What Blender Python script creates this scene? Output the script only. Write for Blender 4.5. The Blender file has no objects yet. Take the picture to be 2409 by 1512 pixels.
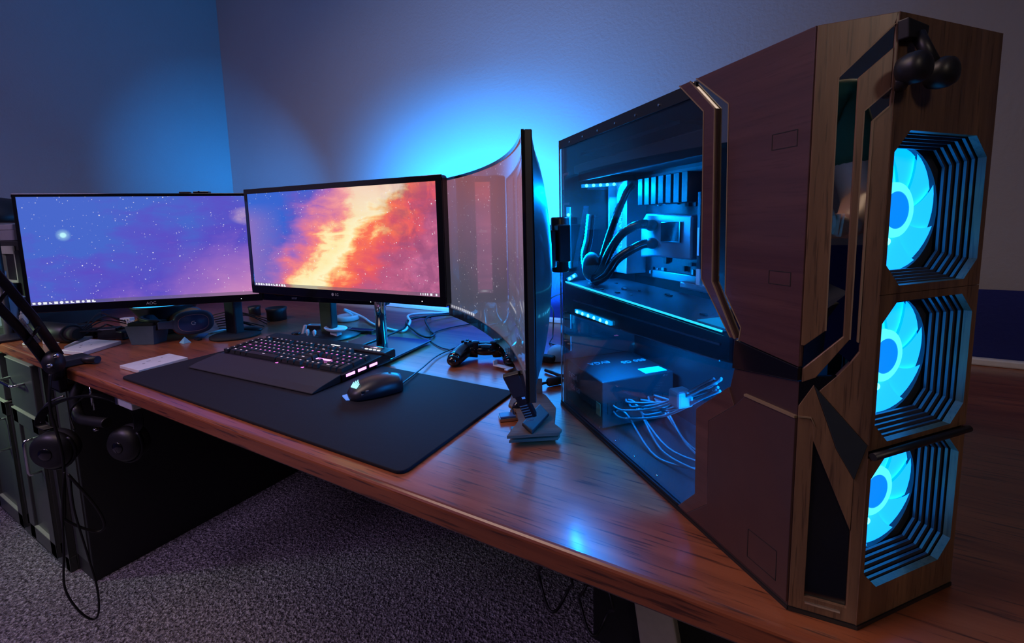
import bpy, bmesh, math, random
from math import pi, sin, cos, radians, sqrt, atan2, hypot
from mathutils import Vector, Matrix

random.seed(7)
sc = bpy.context.scene
COL = sc.collection

# ------------------------------------------------------------------ camera
DESK = 0.73                      # height of the desk top
CAMP = Vector((0.0, 0.0, 1.095))
FPX, PPX, PPY = 1031.92, 1229.24, 638.76
YAW, PITCH, ROLL = radians(-28.67), radians(6.40), radians(-1.16)
_f = Vector((sin(YAW)*cos(PITCH), cos(YAW)*cos(PITCH), -sin(PITCH)))
_r0 = Vector((cos(YAW), -sin(YAW), 0)); _u0 = _r0.cross(_f)
_r = _r0*cos(ROLL) + _u0*sin(ROLL); _u = -_r0*sin(ROLL) + _u0*cos(ROLL)
cam = bpy.data.cameras.new('camera'); camo = bpy.data.objects.new('camera', cam); COL.objects.link(camo)
cam.sensor_width = 36; cam.lens = FPX/2409*36
cam.shift_x = -(PPX-1204.5)/2409; cam.shift_y = -(756-PPY)/2409
cam.clip_start = 0.01
camo.matrix_world = Matrix(((_r.x, _u.x, -_f.x, CAMP.x), (_r.y, _u.y, -_f.y, CAMP.y), (_r.z, _u.z, -_f.z, CAMP.z), (0, 0, 0, 1)))
sc.camera = camo

# ------------------------------------------------------------------ world, exposure, room lights
w = bpy.data.worlds.new('world'); sc.world = w; w.use_nodes = True
w.node_tree.nodes['Background'].inputs[0].default_value = (0.31, 0.27, 0.33, 1)
w.node_tree.nodes['Background'].inputs[1].default_value = 0.035
sc.view_settings.view_transform = 'Standard'; sc.view_settings.look = 'None'
sc.view_settings.exposure = 0.0; sc.view_settings.gamma = 1.0; sc.view_settings.use_curve_mapping = False
sc.cycles.use_denoising = True
sc.cycles.max_bounces = 8; sc.cycles.transparent_max_bounces = 12
sc.cycles.sample_clamp_indirect = 4.0

def area(name, loc, to, sx, sy, power, col, spread=180):
    l = bpy.data.lights.new(name, 'AREA'); l.shape = 'RECTANGLE'; l.size = sx; l.size_y = sy
    l.energy = power; l.color = col; l.spread = radians(spread)
    o = bpy.data.objects.new(name, l); COL.objects.link(o); o.location = loc
    o.rotation_euler = (Vector(to)-Vector(loc)).to_track_quat('-Z', 'Y').to_euler()
    return o
BLUE = (0.0, 0.28, 1.0)
# dim lamp of the room behind the photographer, purple lamp in the left of the room, greenish night light by the cabinets
area('room_ceiling_lamp', (-1.15, -0.10, 2.4), (-0.6, 0.5, 0.7), 0.9, 0.7, 7.0, (1.0, 0.72, 0.62), 140)
area('front_fill_light', (1.0, -1.7, 2.2), (0.1, 0.4, 0.9), 0.35, 0.35, 0.55, (1.0, 0.80, 0.66), 50)  # weak warm fill added at the right for the case front
area('purple_room_lamp', (-1.9, -1.2, 2.3), (-1.9, 0.0, 0.1), 0.7, 0.7, 13.0, (0.74, 0.50, 1.0), 150)
area('green_night_light', (-2.58, -0.10, 0.95), (-2.3, 0.43, 0.6), 0.12, 0.12, 1.0, (0.66, 1.0, 0.62), 70)
# blue bias lighting behind the screens
area('bias_light_middle', (-1.00, 0.935, 1.15), (-1.05, 1.444, 1.12), 0.60, 0.03, 17.0, BLUE, 104)
area('bias_light_corner', (-0.64, 1.16, 0.80), (-0.80, 1.444, 1.36), 0.12, 0.03, 18.0, BLUE, 130)
area('bias_light_left', (-1.34, 0.94, 1.198), (-2.66, 1.43, 1.36), 0.10, 0.03, 2.0, BLUE, 50)
area('bias_light_under', (-0.98, 1.06, 0.95), (-1.05, 0.86, 0.73), 0.40, 0.02, 2.4, (0.0, 0.36, 1.0), 150)

# ------------------------------------------------------------------ pixel helpers (photo pixel -> a point of the place)
def ray(a, b): return (_f + _r*((a-PPX)/FPX) - _u*((b-PPY)/FPX)).normalized()
def DZ(a, b, z=0.0):            # on the horizontal plane z above the desk
    d = ray(a, b); return CAMP + d*((DESK+z-CAMP.z)/d.z)
def VY(a, b, y):                # on the vertical plane y
    d = ray(a, b); return CAMP + d*(y/d.y)
def PL(a, b, P, n):
    d = ray(a, b); n = Vector(n); return CAMP + d*((Vector(P)-CAMP).dot(n)/d.dot(n))
def RHO(a, b, rho):
    d = ray(a, b); return CAMP + d*(rho/hypot(d.x, d.y))

# ------------------------------------------------------------------ mesh builder
def frame(ax, ay, az, o): 
    return Matrix(((ax[0], ay[0], az[0], o[0]), (ax[1], ay[1], az[1], o[1]), (ax[2], ay[2], az[2], o[2]), (0, 0, 0, 1)))
class MB:
    def __init__(s): s.v = []; s.f = []; s.m = []; s.sm = []
    def add(s, vs, fs, mi=0, smooth=False, M=None):
        b = len(s.v)
        for p in vs:
            p = Vector(p); s.v.append(M @ p if M else p)
        for f in fs: s.f.append([b+i for i in f]); s.m.append(mi); s.sm.append(smooth)
        return s
    def box(s, a, b, mi=0, M=None):
        x0, y0, z0 = a; x1, y1, z1 = b
        vs = [(x0,y0,z0),(x1,y0,z0),(x1,y1,z0),(x0,y1,z0),(x0,y0,z1),(x1,y0,z1),(x1,y1,z1),(x0,y1,z1)]
        return s.add(vs, [(0,3,2,1),(4,5,6,7),(0,1,5,4),(1,2,6,5),(2,3,7,6),(3,0,4,7)], mi, False, M)
    def prism(s, poly, h0, h1, mi=0, M=None, top=None, smooth=False, mside=None):
        n = len(poly); top = top or poly
        vs = [(p[0], p[1], h0) for p in poly] + [(p[0], p[1], h1) for p in top]
        s.add(vs, [tuple(range(n))[::-1], tuple(range(n, 2*n))], mi, False, M)
        return s.add(vs, [(i, (i+1) % n, n+(i+1) % n, n+i) for i in range(n)], mi if mside is None else mside, smooth, M)
    def lathe(s, prof, n=24, mi=0, M=None, smooth=True, cap=True):
        vs = []; fs = []
        for r, z in prof:
            for i in range(n): a = 2*pi*i/n; vs.append((r*cos(a), r*sin(a), z))
        for k in range(len(prof)-1):
            for i in range(n):
                j = (i+1) % n; fs.append((k*n+i, k*n+j, (k+1)*n+j, (k+1)*n+i))
        s.add(vs, fs, mi, smooth, M)
        if cap:
            if prof[0][0] > 1e-6: s.add(vs[:n], [tuple(range(n))[::-1]], mi, False, M)
            if prof[-1][0] > 1e-6: s.add(vs[-n:], [tuple(range(n))], mi, False, M)
        return s
    def tube(s, pts, r, n=8, mi=0, M=None, smooth=True):
        pts = [Vector(p) for p in pts]; rs = r if isinstance(r, (list, tuple)) else [r]*len(pts)
        vs = []; fs = []; up = None
        for k, p in enumerate(pts):
            t = (pts[min(k+1, len(pts)-1)] - pts[max(k-1, 0)]).normalized()
            if up is None: up = t.orthogonal().normalized()
            up = (up - t*up.dot(t)); up = up.normalized() if up.length > 1e-6 else t.orthogonal().normalized()
            sd = t.cross(up)
            for i in range(n): a = 2*pi*i/n; vs.append(p + (up*cos(a) + sd*sin(a))*rs[k])
        for k in range(len(pts)-1):
            for i in range(n): j = (i+1) % n; fs.append((k*n+i, k*n+j, (k+1)*n+j, (k+1)*n+i))
        s.add(vs, fs, mi, smooth, M); s.add(vs[:n], [tuple(range(n))[::-1]], mi, False, M); s.add(vs[-n:], [tuple(range(n))], mi, False, M)
        return s
    def loft(s, rings, mi=0, M=None, smooth=True, close=True, caps=True):
        n = len(rings[0]); vs = [p for r in rings for p in r]; fs = []
        for k in range(len(rings)-1):
            for i in range(n if close else n-1): j = (i+1) % n; fs.append((k*n+i, k*n+j, (k+1)*n+j, (k+1)*n+i))
        s.add(vs, fs, mi, smooth, M)
        if caps and close: s.add(rings[0], [tuple(range(n))[::-1]], mi, smooth, M); s.add(rings[-1], [tuple(range(n))], mi, smooth, M)
        return s
    def ball(s, c, rx, ry=None, rz=None, mi=0, M=None, n=16):
        ry = ry or rx; rz = rz or rx
        prof = [(max(sin(pi*k/10), 1e-4), -cos(pi*k/10)) for k in range(11)]
        T = Matrix.Translation(c) @ Matrix.Diagonal((rx, ry, rz, 1))
        return s.lathe(prof, n, mi, (M @ T) if M else T, True, False)
    def build(s, name, mats, parent=None, world=False, bevel=0, seg=2, subsurf=0, uv=None):
        me = bpy.data.meshes.new(name)
        vs = s.v
        if parent is not None and world:
            inv = WM(parent).inverted(); vs = [inv @ p for p in vs]
        me.from_pydata([tuple(p) for p in vs], [], s.f)
        if not isinstance(mats, (list, tuple)): mats = [mats]
        for m in mats: me.materials.append(m)
        for p, mi, sm in zip(me.polygons, s.m, s.sm): p.material_index = mi; p.use_smooth = sm
        bm = bmesh.new(); bm.from_mesh(me); bmesh.ops.remove_doubles(bm, verts=bm.verts, dist=1e-6)
        bmesh.ops.recalc_face_normals(bm, faces=bm.faces); bm.to_mesh(me); bm.free()
        if uv:
            ul = me.uv_layers.new(name='UVMap')
            for lp in me.loops: ul.data[lp.index].uv = uv(me.vertices[lp.vertex_index].co)
        o = bpy.data.objects.new(name, me); COL.objects.link(o)
        if parent is not None: o.parent = parent
        if bevel:
            b = o.modifiers.new('bevel', 'BEVEL'); b.width = bevel; b.segments = seg; b.limit_method = 'ANGLE'; b.angle_limit = radians(40); b.harden_normals = False
        if subsurf:
            b = o.modifiers.new('sub', 'SUBSURF'); b.levels = subsurf; b.render_levels = subsurf
        return o

def WM(o):
    M = o.matrix_basis.copy()
    while o.parent is not None: o = o.parent; M = o.matrix_basis @ M
    return M
def tag(o, label=None, cat=None, group=None, kind=None):
    if label: o['label'] = label
    if cat: o['category'] = cat
    if group: o['group'] = group
    if kind: o['kind'] = kind
    return o
def thing(name, loc, label, cat, rz=0, group=None, M=None):
    o = bpy.data.objects.new(name, None); COL.objects.link(o); o.empty_display_size = 0.05
    if M is not None: o.matrix_basis = M
    else: o.location = loc; o.rotation_euler = (0, 0, rz)
    bpy.context.view_layer.update() if False else None
    if M is None: o.matrix_basis = Matrix.Translation(loc) @ Matrix.Rotation(rz, 4, 'Z')
    return tag(o, label, cat, group)
def copy_tree(o, parent=None):
    c = o.copy(); COL.objects.link(c)
    if parent is not None: c.parent = parent
    for ch in list(o.children): copy_tree(ch, c)
    return c
def bez(pts, n=12):               # smooth curve through points
    P = [Vector(p) for p in pts]; out = []
    for i in range(len(P)-1):
        p0 = P[max(i-1, 0)]; p1 = P[i]; p2 = P[i+1]; p3 = P[min(i+2, len(P)-1)]
        for k in range(n):
            t = k/n
            out.append(0.5*((2*p1) + (p2-p0)*t + (2*p0-5*p1+4*p2-p3)*t*t + (3*p1-p0-3*p2+p3)*t**3))
    out.append(P[-1]); return out
def rrect(x0, y0, x1, y1, r, n=4):
    out = []
    for cx, cy, a0 in ((x1-r, y1-r, 0), (x0+r, y1-r, 90), (x0+r, y0+r, 180), (x1-r, y0+r, 270)):
        for k in range(n+1): a = radians(a0+90*k/n); out.append((cx+r*cos(a), cy+r*sin(a)))
    return out
def lettering(name, text, size, M, mat, parent, depth=0.0004, align='CENTER'):   # M: x right, y up, z out of the surface
    cu = bpy.data.curves.new(name, 'FONT'); cu.body = text; cu.size = size; cu.extrude = depth; cu.align_x = align; cu.align_y = 'CENTER'
    cu.resolution_u = 3
    t = bpy.data.objects.new(name, cu); COL.objects.link(t)
    dg = bpy.context.evaluated_depsgraph_get(); me = bpy.data.meshes.new_from_object(t.evaluated_get(dg)); bpy.data.objects.remove(t)
    me.materials.clear(); me.materials.append(mat); me.transform(M)
    o = bpy.data.objects.new(name, me); COL.objects.link(o)
    if parent is not None: o.parent = parent
    return o

# ------------------------------------------------------------------ materials
class NT:
    def __init__(s, name):
        s.m = bpy.data.materials.new(name); s.m.use_nodes = True; s.t = s.m.node_tree; s.n = s.t.nodes
        s.b = s.n['Principled BSDF']; s.out = s.n['Material Output']
    def node(s, typ, ins=None, **kw):
        x = s.n.new(typ)
        for k, v in kw.items(): setattr(x, k, v)
        for k, v in (ins or {}).items(): s.put(x, k, v)
        return x
    def put(s, x, k, v):
        i = x.inputs[k]
        if isinstance(v, bpy.types.NodeSocket): s.t.links.new(v, i)
        elif isinstance(v, bpy.types.Node): s.t.links.new(v.outputs[0], i)
        else: i.default_value = v
    def math(s, op, a, b=0.0, c=0.0, clamp=False):
        x = s.n.new('ShaderNodeMath'); x.operation = op; x.use_clamp = clamp
        for i, v in enumerate((a, b, c)):
            if isinstance(v, (bpy.types.NodeSocket, bpy.types.Node)): s.put(x, i, v)
            elif i < 2 or op in ('MULTIPLY_ADD', 'SMOOTHSTEP'): x.inputs[i].default_value = v
        return x.outputs[0]
    def ramp(s, fac, stops, interp='LINEAR'):
        x = s.n.new('ShaderNodeValToRGB'); x.color_ramp.interpolation = interp; e = x.color_ramp.elements
        while len(e) < len(stops): e.new(0.5)
        for el, (p, c) in zip(e, stops): el.position = p; el.color = (c, c, c, 1) if isinstance(c, (int, float)) else (*c, 1)
        s.put(x, 0, fac); return x.outputs[0]
    def mix(s, f, a, b, blend='MIX'):
        x = s.n.new('ShaderNodeMix'); x.data_type = 'RGBA'; x.blend_type = blend
        def c(v): return (*v, 1) if isinstance(v, tuple) and len(v) == 3 else v
        s.put(x, 0, f); s.put(x, 6, c(a)); s.put(x, 7, c(b)); return x.outputs[2]
    def coord(s, kind='Object', scale=(1, 1, 1), rot=(0, 0, 0), loc=(0, 0, 0)):
        tc = s.n.new('ShaderNodeTexCoord'); mp = s.n.new('ShaderNodeMapping')
        mp.inputs['Scale'].default_value = scale; mp.inputs['Rotation'].default_value = rot; mp.inputs['Location'].default_value = loc
        s.t.links.new(tc.outputs[kind], mp.inputs[0]); return mp.outputs[0]
    def noise(s, vec, scale=5, detail=4, rough=0.5, dist=0.0, out=0):
        x = s.node('ShaderNodeTexNoise', {'Vector': vec, 'Scale': scale, 'Detail': detail, 'Roughness': rough, 'Distortion': dist}); return x.outputs[out]
    def bump(s, h, strength=0.2, dist=0.002):
        x = s.node('ShaderNodeBump', {'Height': h, 'Strength': strength, 'Distance': dist}); s.t.links.new(x.outputs[0], s.b.inputs['Normal'])
    def base(s, v): s.put(s.b, 'Base Color', (*v, 1) if isinstance(v, tuple) else v)
    def set(s, **kw):
        for k, v in kw.items(): s.put(s.b, k.replace('_', ' '), v)
        return s
def plain(name, col, rough=0.5, metal=0.0, coat=0.0, spec=0.5, emit=None, es=0.0, mott=0.12, bump=0.0):
    t = NT(name)
    v = t.coord('Object'); nz = t.noise(v, 60, 3)
    t.base(t.mix(nz, tuple(c*(1-mott) for c in col), tuple(min(c*(1+mott), 1) for c in col)))
    t.set(Roughness=rough, Metallic=metal, Coat_Weight=coat, Specular_IOR_Level=spec)
    t.b.inputs['Coat Roughness'].default_value = 0.06
    if bump: t.bump(t.noise(v, 400, 2), bump, 0.0005)
    if emit: t.set(Emission_Color=(*emit, 1), Emission_Strength=es)
    return t.m
def wood(name, a, b, dark, scale, rough=0.3, coat=0.3, pores=0.5, axis=0, coatr=0.15, bumpy=0.15):
    # grain runs along local axis `axis`
    t = NT(name); sv = [1, 1, 1]; sv[axis] = 0.06
    v = t.coord('Object', tuple(x*scale for x in sv))
    n1 = t.noise(v, 6, 6, 0.6, 0.6); wv = t.noise(v, 22, 3, 0.5, 0.2)
    c = t.mix(t.ramp(n1, [(0.32, 0.0), (0.68, 1.0)]), a, b)
    sv2 = [3.0, 3.0, 3.0]; sv2[axis] = 0.16
    v2 = t.coord('Object', tuple(x*scale for x in sv2)); p = t.noise(v2, 26, 2, 0.5)
    pr = t.ramp(p, [(0.57, 0.0), (0.68, 1.0)])
    pr = t.math('MULTIPLY', pr, pores)
    c = t.mix(pr, c, dark); c = t.mix(t.math('MULTIPLY', t.ramp(wv, [(0.4, 0.0), (0.7, 1.0)]), 0.3), c, dark)
    t.base(c); t.set(Roughness=t.math('MULTIPLY_ADD', n1, 0.12, rough-0.06), Coat_Weight=coat)
    t.b.inputs['Coat Roughness'].default_value = coatr
    t.bump(p, bumpy, 0.0006); return t.m
def glowmat(name, col, s, base=(0.02, 0.02, 0.02)):
    return plain(name, base, 0.4, emit=col, es=s)
def glassmat(name, tint=(0.8, 0.85, 0.85), rough=0.02, ior=1.5):
    t = NT(name); g = t.node('ShaderNodeBsdfGlossy', {'Color': (1, 1, 1, 1), 'Roughness': rough}); tr = t.node('ShaderNodeBsdfTransparent', {'Color': (*tint, 1)})
    bf = t.node('ShaderNodeNewGeometry').outputs['Backfacing']; fr = t.node('ShaderNodeFresnel', {'IOR': t.math('MULTIPLY_ADD', bf, 1/ior-ior, ior)}); mx = t.node('ShaderNodeMixShader', {0: fr, 1: tr, 2: g})
    t.t.links.new(mx.outputs[0], t.out.inputs[0]); return t.m

def wall_mat():
    t = NT('wall_paint'); v = t.coord('Object'); z = t.node('ShaderNodeSeparateXYZ', {0: v}).outputs[2]
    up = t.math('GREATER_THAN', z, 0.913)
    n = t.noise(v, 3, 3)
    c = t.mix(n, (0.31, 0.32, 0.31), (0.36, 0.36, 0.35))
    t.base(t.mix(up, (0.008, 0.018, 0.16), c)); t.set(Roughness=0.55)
    t.bump(t.noise(v, 90, 3, 0.6), 0.25, 0.004); return t.m
def carpet_mat():
    t = NT('carpet_pile'); v = t.coord('Object')
    n = t.noise(v, 95, 3, 0.75); m = t.noise(v, 9, 3); vo = t.node('ShaderNodeTexVoronoi', {'Vector': v, 'Scale': 170.0, 'Randomness': 1.0}).outputs[0]
    c = t.ramp(n, [(0.36, (0.04, 0.035, 0.045)), (0.50, (0.30, 0.28, 0.31)), (0.63, (0.75, 0.72, 0.76))])
    c = t.mix(t.math('MULTIPLY', m, 0.5), c, (0.13, 0.12, 0.13)); t.base(c); t.set(Roughness=1.0, Specular_IOR_Level=0.1)
    t.bump(t.math('ADD', n, t.math('MULTIPLY', vo, 0.6)), 1.0, 0.012); return t.m
M_WALL = wall_mat(); M_CARPET = carpet_mat()
M_DESK = wood('reddish_oak', (0.42, 0.125, 0.048), (0.24, 0.062, 0.024), (0.035, 0.012, 0.010), 3.0, 0.30, 0.35, 0.75, 0, 0.14)
M_WALNUT_V = wood('walnut_upright_grain', (0.25, 0.135, 0.070), (0.12, 0.062, 0.036), (0.03, 0.015, 0.01), 6.0, 0.42, 0.25, 0.55, 2, 0.25)
M_WALNUT_H = wood('glossy_walnut_level_grain', (0.105, 0.046, 0.044), (0.066, 0.028, 0.029), (0.05, 0.020, 0.022), 7.0, 0.30, 0.8, 0.45, 1, 0.10, 0.04)
M_WALNUT_D = wood('dull_walnut', (0.17, 0.10, 0.055), (0.09, 0.05, 0.03), (0.03, 0.015, 0.01), 6.0, 0.85, 0.0, 0.5, 0, 0.3)
M_WALNUT_EDGE = plain('pale_ply_edge', (0.22, 0.15, 0.09), 0.5)
M_BLACK = plain('black_plastic', (0.012, 0.012, 0.014), 0.42)
M_BLACKG = plain('glossy_black', (0.006, 0.006, 0.008), 0.12, coat=0.6)
M_BLACKM = plain('black_metal', (0.015, 0.016, 0.02), 0.35, 0.6)
M_RUBBER = plain('black_rubber', (0.01, 0.01, 0.011), 0.8)
M_CABLE = plain('black_cable_sheath', (0.008, 0.008, 0.009), 0.45)
M_CHROME = plain('chrome', (0.75, 0.75, 0.78), 0.08, 1.0, mott=0.02)
M_STEEL = plain('satin_steel', (0.5, 0.5, 0.52), 0.3, 1.0)
M_MIRROR = plain('smoked_mirror', (0.80, 0.72, 0.58), 0.015, 1.0, mott=0.01)
M_WHITE = plain('white_plastic', (0.72, 0.73, 0.75), 0.4)
M_PAPER = plain('white_paper', (0.75, 0.74, 0.76), 0.7)
M_GREY = plain('grey_plastic', (0.16, 0.17, 0.18), 0.5)
M_CAB = plain('charcoal_painted_wood', (0.050, 0.054, 0.056), 0.38, coat=0.1, bump=0.05)
M_CABEDGE = plain('pale_lit_edge', (0.30, 0.32, 0.26), 0.45)  # greenish light on the cabinet trim, put into its colour
M_ORANGE = plain('orange_foam', (0.55, 0.16, 0.06), 0.7)
M_LEDB = glowmat('blue_led', (0.05, 0.62, 1.0), 9.0)
M_LEDSTRIP = glowmat('blue_led_strip_film', (0.0, 0.32, 0.9), 1.6)
M_PINK = glowmat('magenta_led', (1.0, 0.22, 0.85), 1.3)
M_PINKHOT = glowmat('bright_magenta_led', (1.0, 0.30, 1.0), 2.6)
M_WLED = glowmat('white_led', (0.85, 0.9, 1.0), 3.0)
M_ICON = glowmat('white_screen_glyph', (0.9, 0.93, 1.0), 0.95)
M_PRINT = plain('grey_print', (0.30, 0.31, 0.33), 0.5)
M_PRINTW = plain('white_print', (0.7, 0.75, 0.8), 0.5)

# ================================================================== THE SETTING
def struct(name, mb, mat, **kw):
    return tag(mb.build(name, mat, **kw), kind='structure')
WX0, WX1, WY0, WY1, WZ = -2.66, 2.3, -2.4, 1.444, 2.6
struct('floor', MB().box((WX0-.1, WY0-.1, -.1), (WX1+.1, WY1+.1, 0)), M_CARPET)
struct('ceiling', MB().box((WX0-.1, WY0-.1, WZ), (WX1+.1, WY1+.1, WZ+.1)), plain('ceiling_paint', (0.5, 0.48, 0.47), 0.7))
struct('wall_back', MB().box((WX0, WY1, 0), (WX1, WY1+.1, WZ)), M_WALL)
struct('wall_left', MB().box((WX0-.1, WY0, 0), (WX0, WY1+.1, WZ)), M_WALL)
struct('wall_right', MB().box((WX1, WY0, 0), (WX1+.1, WY1+.1, WZ)), M_WALL)
struct('wall_front', MB().box((WX0-.1, WY0-.1, 0), (WX1+.1, WY0, WZ)), M_WALL)
struct('baseboard_back', MB().prism([(0, 0), (.014, 0), (.014, .08), (.008, .095), (0, .095)], 0, WX1-WX0,
       M=frame((0, -1, 0), (0, 0, 1), (1, 0, 0), (WX0, WY1, 0))), M_WHITE)

# ---------------------------------------------------------------- worktop, pedestals, cabinets
EDGE = 0.415
def worktop():
    prof = []                       # front edge rounded over
    y0, z0, z1 = EDGE, DESK-.034, DESK
    prof = [(WY1-.002, z1), (y0+.007, z1)] + [(y0+.007-.007*sin(a), z1-.007+.007*cos(a)) for a in (pi/8, pi/4, 3*pi/8, pi/2)]
    prof += [(y0, z0+.006), (y0+.005, z0), (WY1-.002, z0)]
    return MB().prism(prof, WX0+.002, WX1-.4, M=frame((0, 1, 0), (0, 0, 1), (1, 0, 0), (0, 0, 0)))
wt = thing('worktop', (-.4, 1.4, DESK-.034), 'long reddish oak worktop running along the wall under everything', 'desk')
worktop().build('tabletop', M_DESK, wt, world=True)
MB().box((-1.72, .47, DESK-.075), (1.2, .49, DESK-.034)).build('apron', M_CAB, wt, world=True, bevel=.002)
MB().box((WX0+.004, WY1-.022, DESK), (WX1-.41, WY1-.004, DESK+.018)).build('back_edging', M_WHITE, wt, world=True, bevel=.004)

def cabinet(name, x0, x1, label, drawer=True):
    y, yb = .43, 1.05
    c = thing(name, ((x0+x1)/2, (y+yb)/2, 0), label, 'cabinet', group='charcoal base cabinets under the worktop')
    MB().box((x0, y+.022, .0), (x1, yb, DESK-.036)).build('body', M_CAB, c, world=True, bevel=.002)
    f = MB()
    f.box((x0, y+.004, 0), (x0+.045, y+.022, .696)); f.box((x1-.035, y+.004, 0), (x1, y+.022, .696))
    f.box((x0, y+.004, 0), (x1, y+.022, .05)); f.box((x0, y+.004, .505), (x1, y+.022, .53)); f.box((x0, y+.004, .682), (x1, y+.022, .696))
    f.build('face_frame', M_CAB, c, world=True, bevel=.002)
    dx0, dx1 = x0+.040, x1-.03
    dr = MB().box((dx0, y-.012, .522), (dx1, y+.006, .688)).build('drawer', M_CAB, c, world=True, bevel=.003)
    pull(dr, (dx0+dx1)/2-.03, y-.012, .62, .07, True)
    MB().box((dx0, y-.0135, .6865), (dx1, y+.004, .690)).build('edging', M_CABEDGE, dr, world=True)
    d = MB()
    d.box((dx0, y-.006, .06), (dx1, y+.006, .508))
    for a, b in (((dx0, .05), (dx0+.05, .516)), ((dx1-.05, .05), (dx1, .516)), ((dx0, .05), (dx1, .10)), ((dx0, .466), (dx1, .516))):
        d.box((a[0], y-.014, a[1]), (b[0], y+.006, b[1]))
    d = d.build('door', M_CAB, c, world=True, bevel=.0025)
    pull(d, dx1-.025, y-.014, .40, .055, False)
    MB().box((dx0, y-.0155, .5145), (dx1, y+.002, .518)).build('edging', M_CABEDGE, d, world=True)
    MB().box((dx0+.05, y-.0145, .098), (dx1-.05, y-.004, .1015)).build('edging', M_CABEDGE, d, world=True)
def pull(par, x, y, z, h, level):
    pts = [(-h, 0, 0), (-h, -.028, 0), (h, -.028, 0), (h, 0, 0)]
    M = Matrix.Translation((x, y, z)) @ (Matrix() if level else Matrix.Rotation(pi/2, 4, 'Y'))
    p = []
    for i in range(3): p += [Vector(pts[i]).lerp(Vector(pts[i+1]), t) for t in (.08, .92)]
    p = [Vector(pts[0])] + p[1:-1] + [Vector(pts[3])]
    MB().tube(p, .0045, 8, M=M).build('handle', M_CHROME, par, world=True)
cabinet('base_cabinet', -2.23, -1.92, 'charcoal base cabinet with drawer beside the dark end pedestal')
cabinet('base_cabinet', -2.62, -2.235, 'charcoal base cabinet farthest left, cut off by the picture edge')
ped = thing('end_pedestal', (-1.86, .85, 0), 'near-black end pedestal carrying the worktop beside the knee space', 'pedestal')
MB().box((-1.915, .455, 0.0), (-1.80, 1.19, DESK-.036)).build('side_panel', plain('near_black_laminate', (.018, .019, .021), .5), ped, world=True, bevel=.002)
MB().box((-1.914, .452, .06), (-1.812, .456, DESK-.04)).build('front_panel', M_CAB, ped, world=True)

# dark box, cables and pale desk leg in the knee space on the right
sb = thing('subwoofer', (-.17, 1.1, 0), 'black boxy subwoofer on the carpet under the right of the worktop', 'speaker')
MB().box((-.35, .98, .012), (.02, 1.26, .40)).build('body', M_BLACK, sb, world=True, bevel=.006)
MB().box((-.33, .972, .03), (.0, .98, .38)).build('grille', M_RUBBER, sb, world=True, bevel=.003)
for x in (-.32, -.01):
    for y in (1.0, 1.24): MB().lathe([(.015, 0), (.015, .013)], 12, M=Matrix.Translation((x, y, 0))).build('foot', M_RUBBER, sb, world=True)
ps = thing('power_strip', (-.27, .86, .5), 'black power strip box hung under the worktop above the cable clump', 'power strip')
MB().box((-.385, .84, .30), (-.02, .90, .696)).build('body', M_BLACK, ps, world=True, bevel=.004)
MB().box((-.36, .832, .52), (-.12, .84, .60)).build('socket_row', M_RUBBER, ps, world=True, bevel=.002)
for k, (dx, r, z) in enumerate(((-.40, .055, .26), (-.30, .05, .24))):
    c = Vector((dx, .86, z)); pts = [c + Vector((r*sin(a)*(.8+.3*sin(2*a)), .02*cos(3*a), r*1.25*cos(a))) for a in [2*pi*i/28 for i in range(29)]]
    lb = ['coiled black lead dangling leftmost under the worktop edge', 'coiled black lead dangling beside the pale table leg'][k]
    pts = [Vector((dx+.03, .855, .40)), Vector((dx+.01, .86, z+r*1.5))] + pts
    tag(MB().tube(bez(pts, 3), .0035, 6).build('hanging_cable', M_CABLE), lb, 'cable', 'leads dangling under the worktop')
lg = thing('table_leg', (-.2, .9, 0), 'pale slanted table leg under the worktop by the black speaker box', 'leg support')
lg.name = 'worktop_support'; lg['category'] = 'support'
q = [(-.285, .69), (-.215, .69), (-.10, .05), (-.10, 0), (-.19, 0), (-.19, .05)]
MB().prism([(a, b) for a, b in q], 0, .03, M=frame((1, 0, 0), (0, 0, 1), (0, -1, 0), (0, .915, 0))).build('strut', plain('cream_paint', (.42, .38, .30), .6), lg, world=True, bevel=.004)

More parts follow.
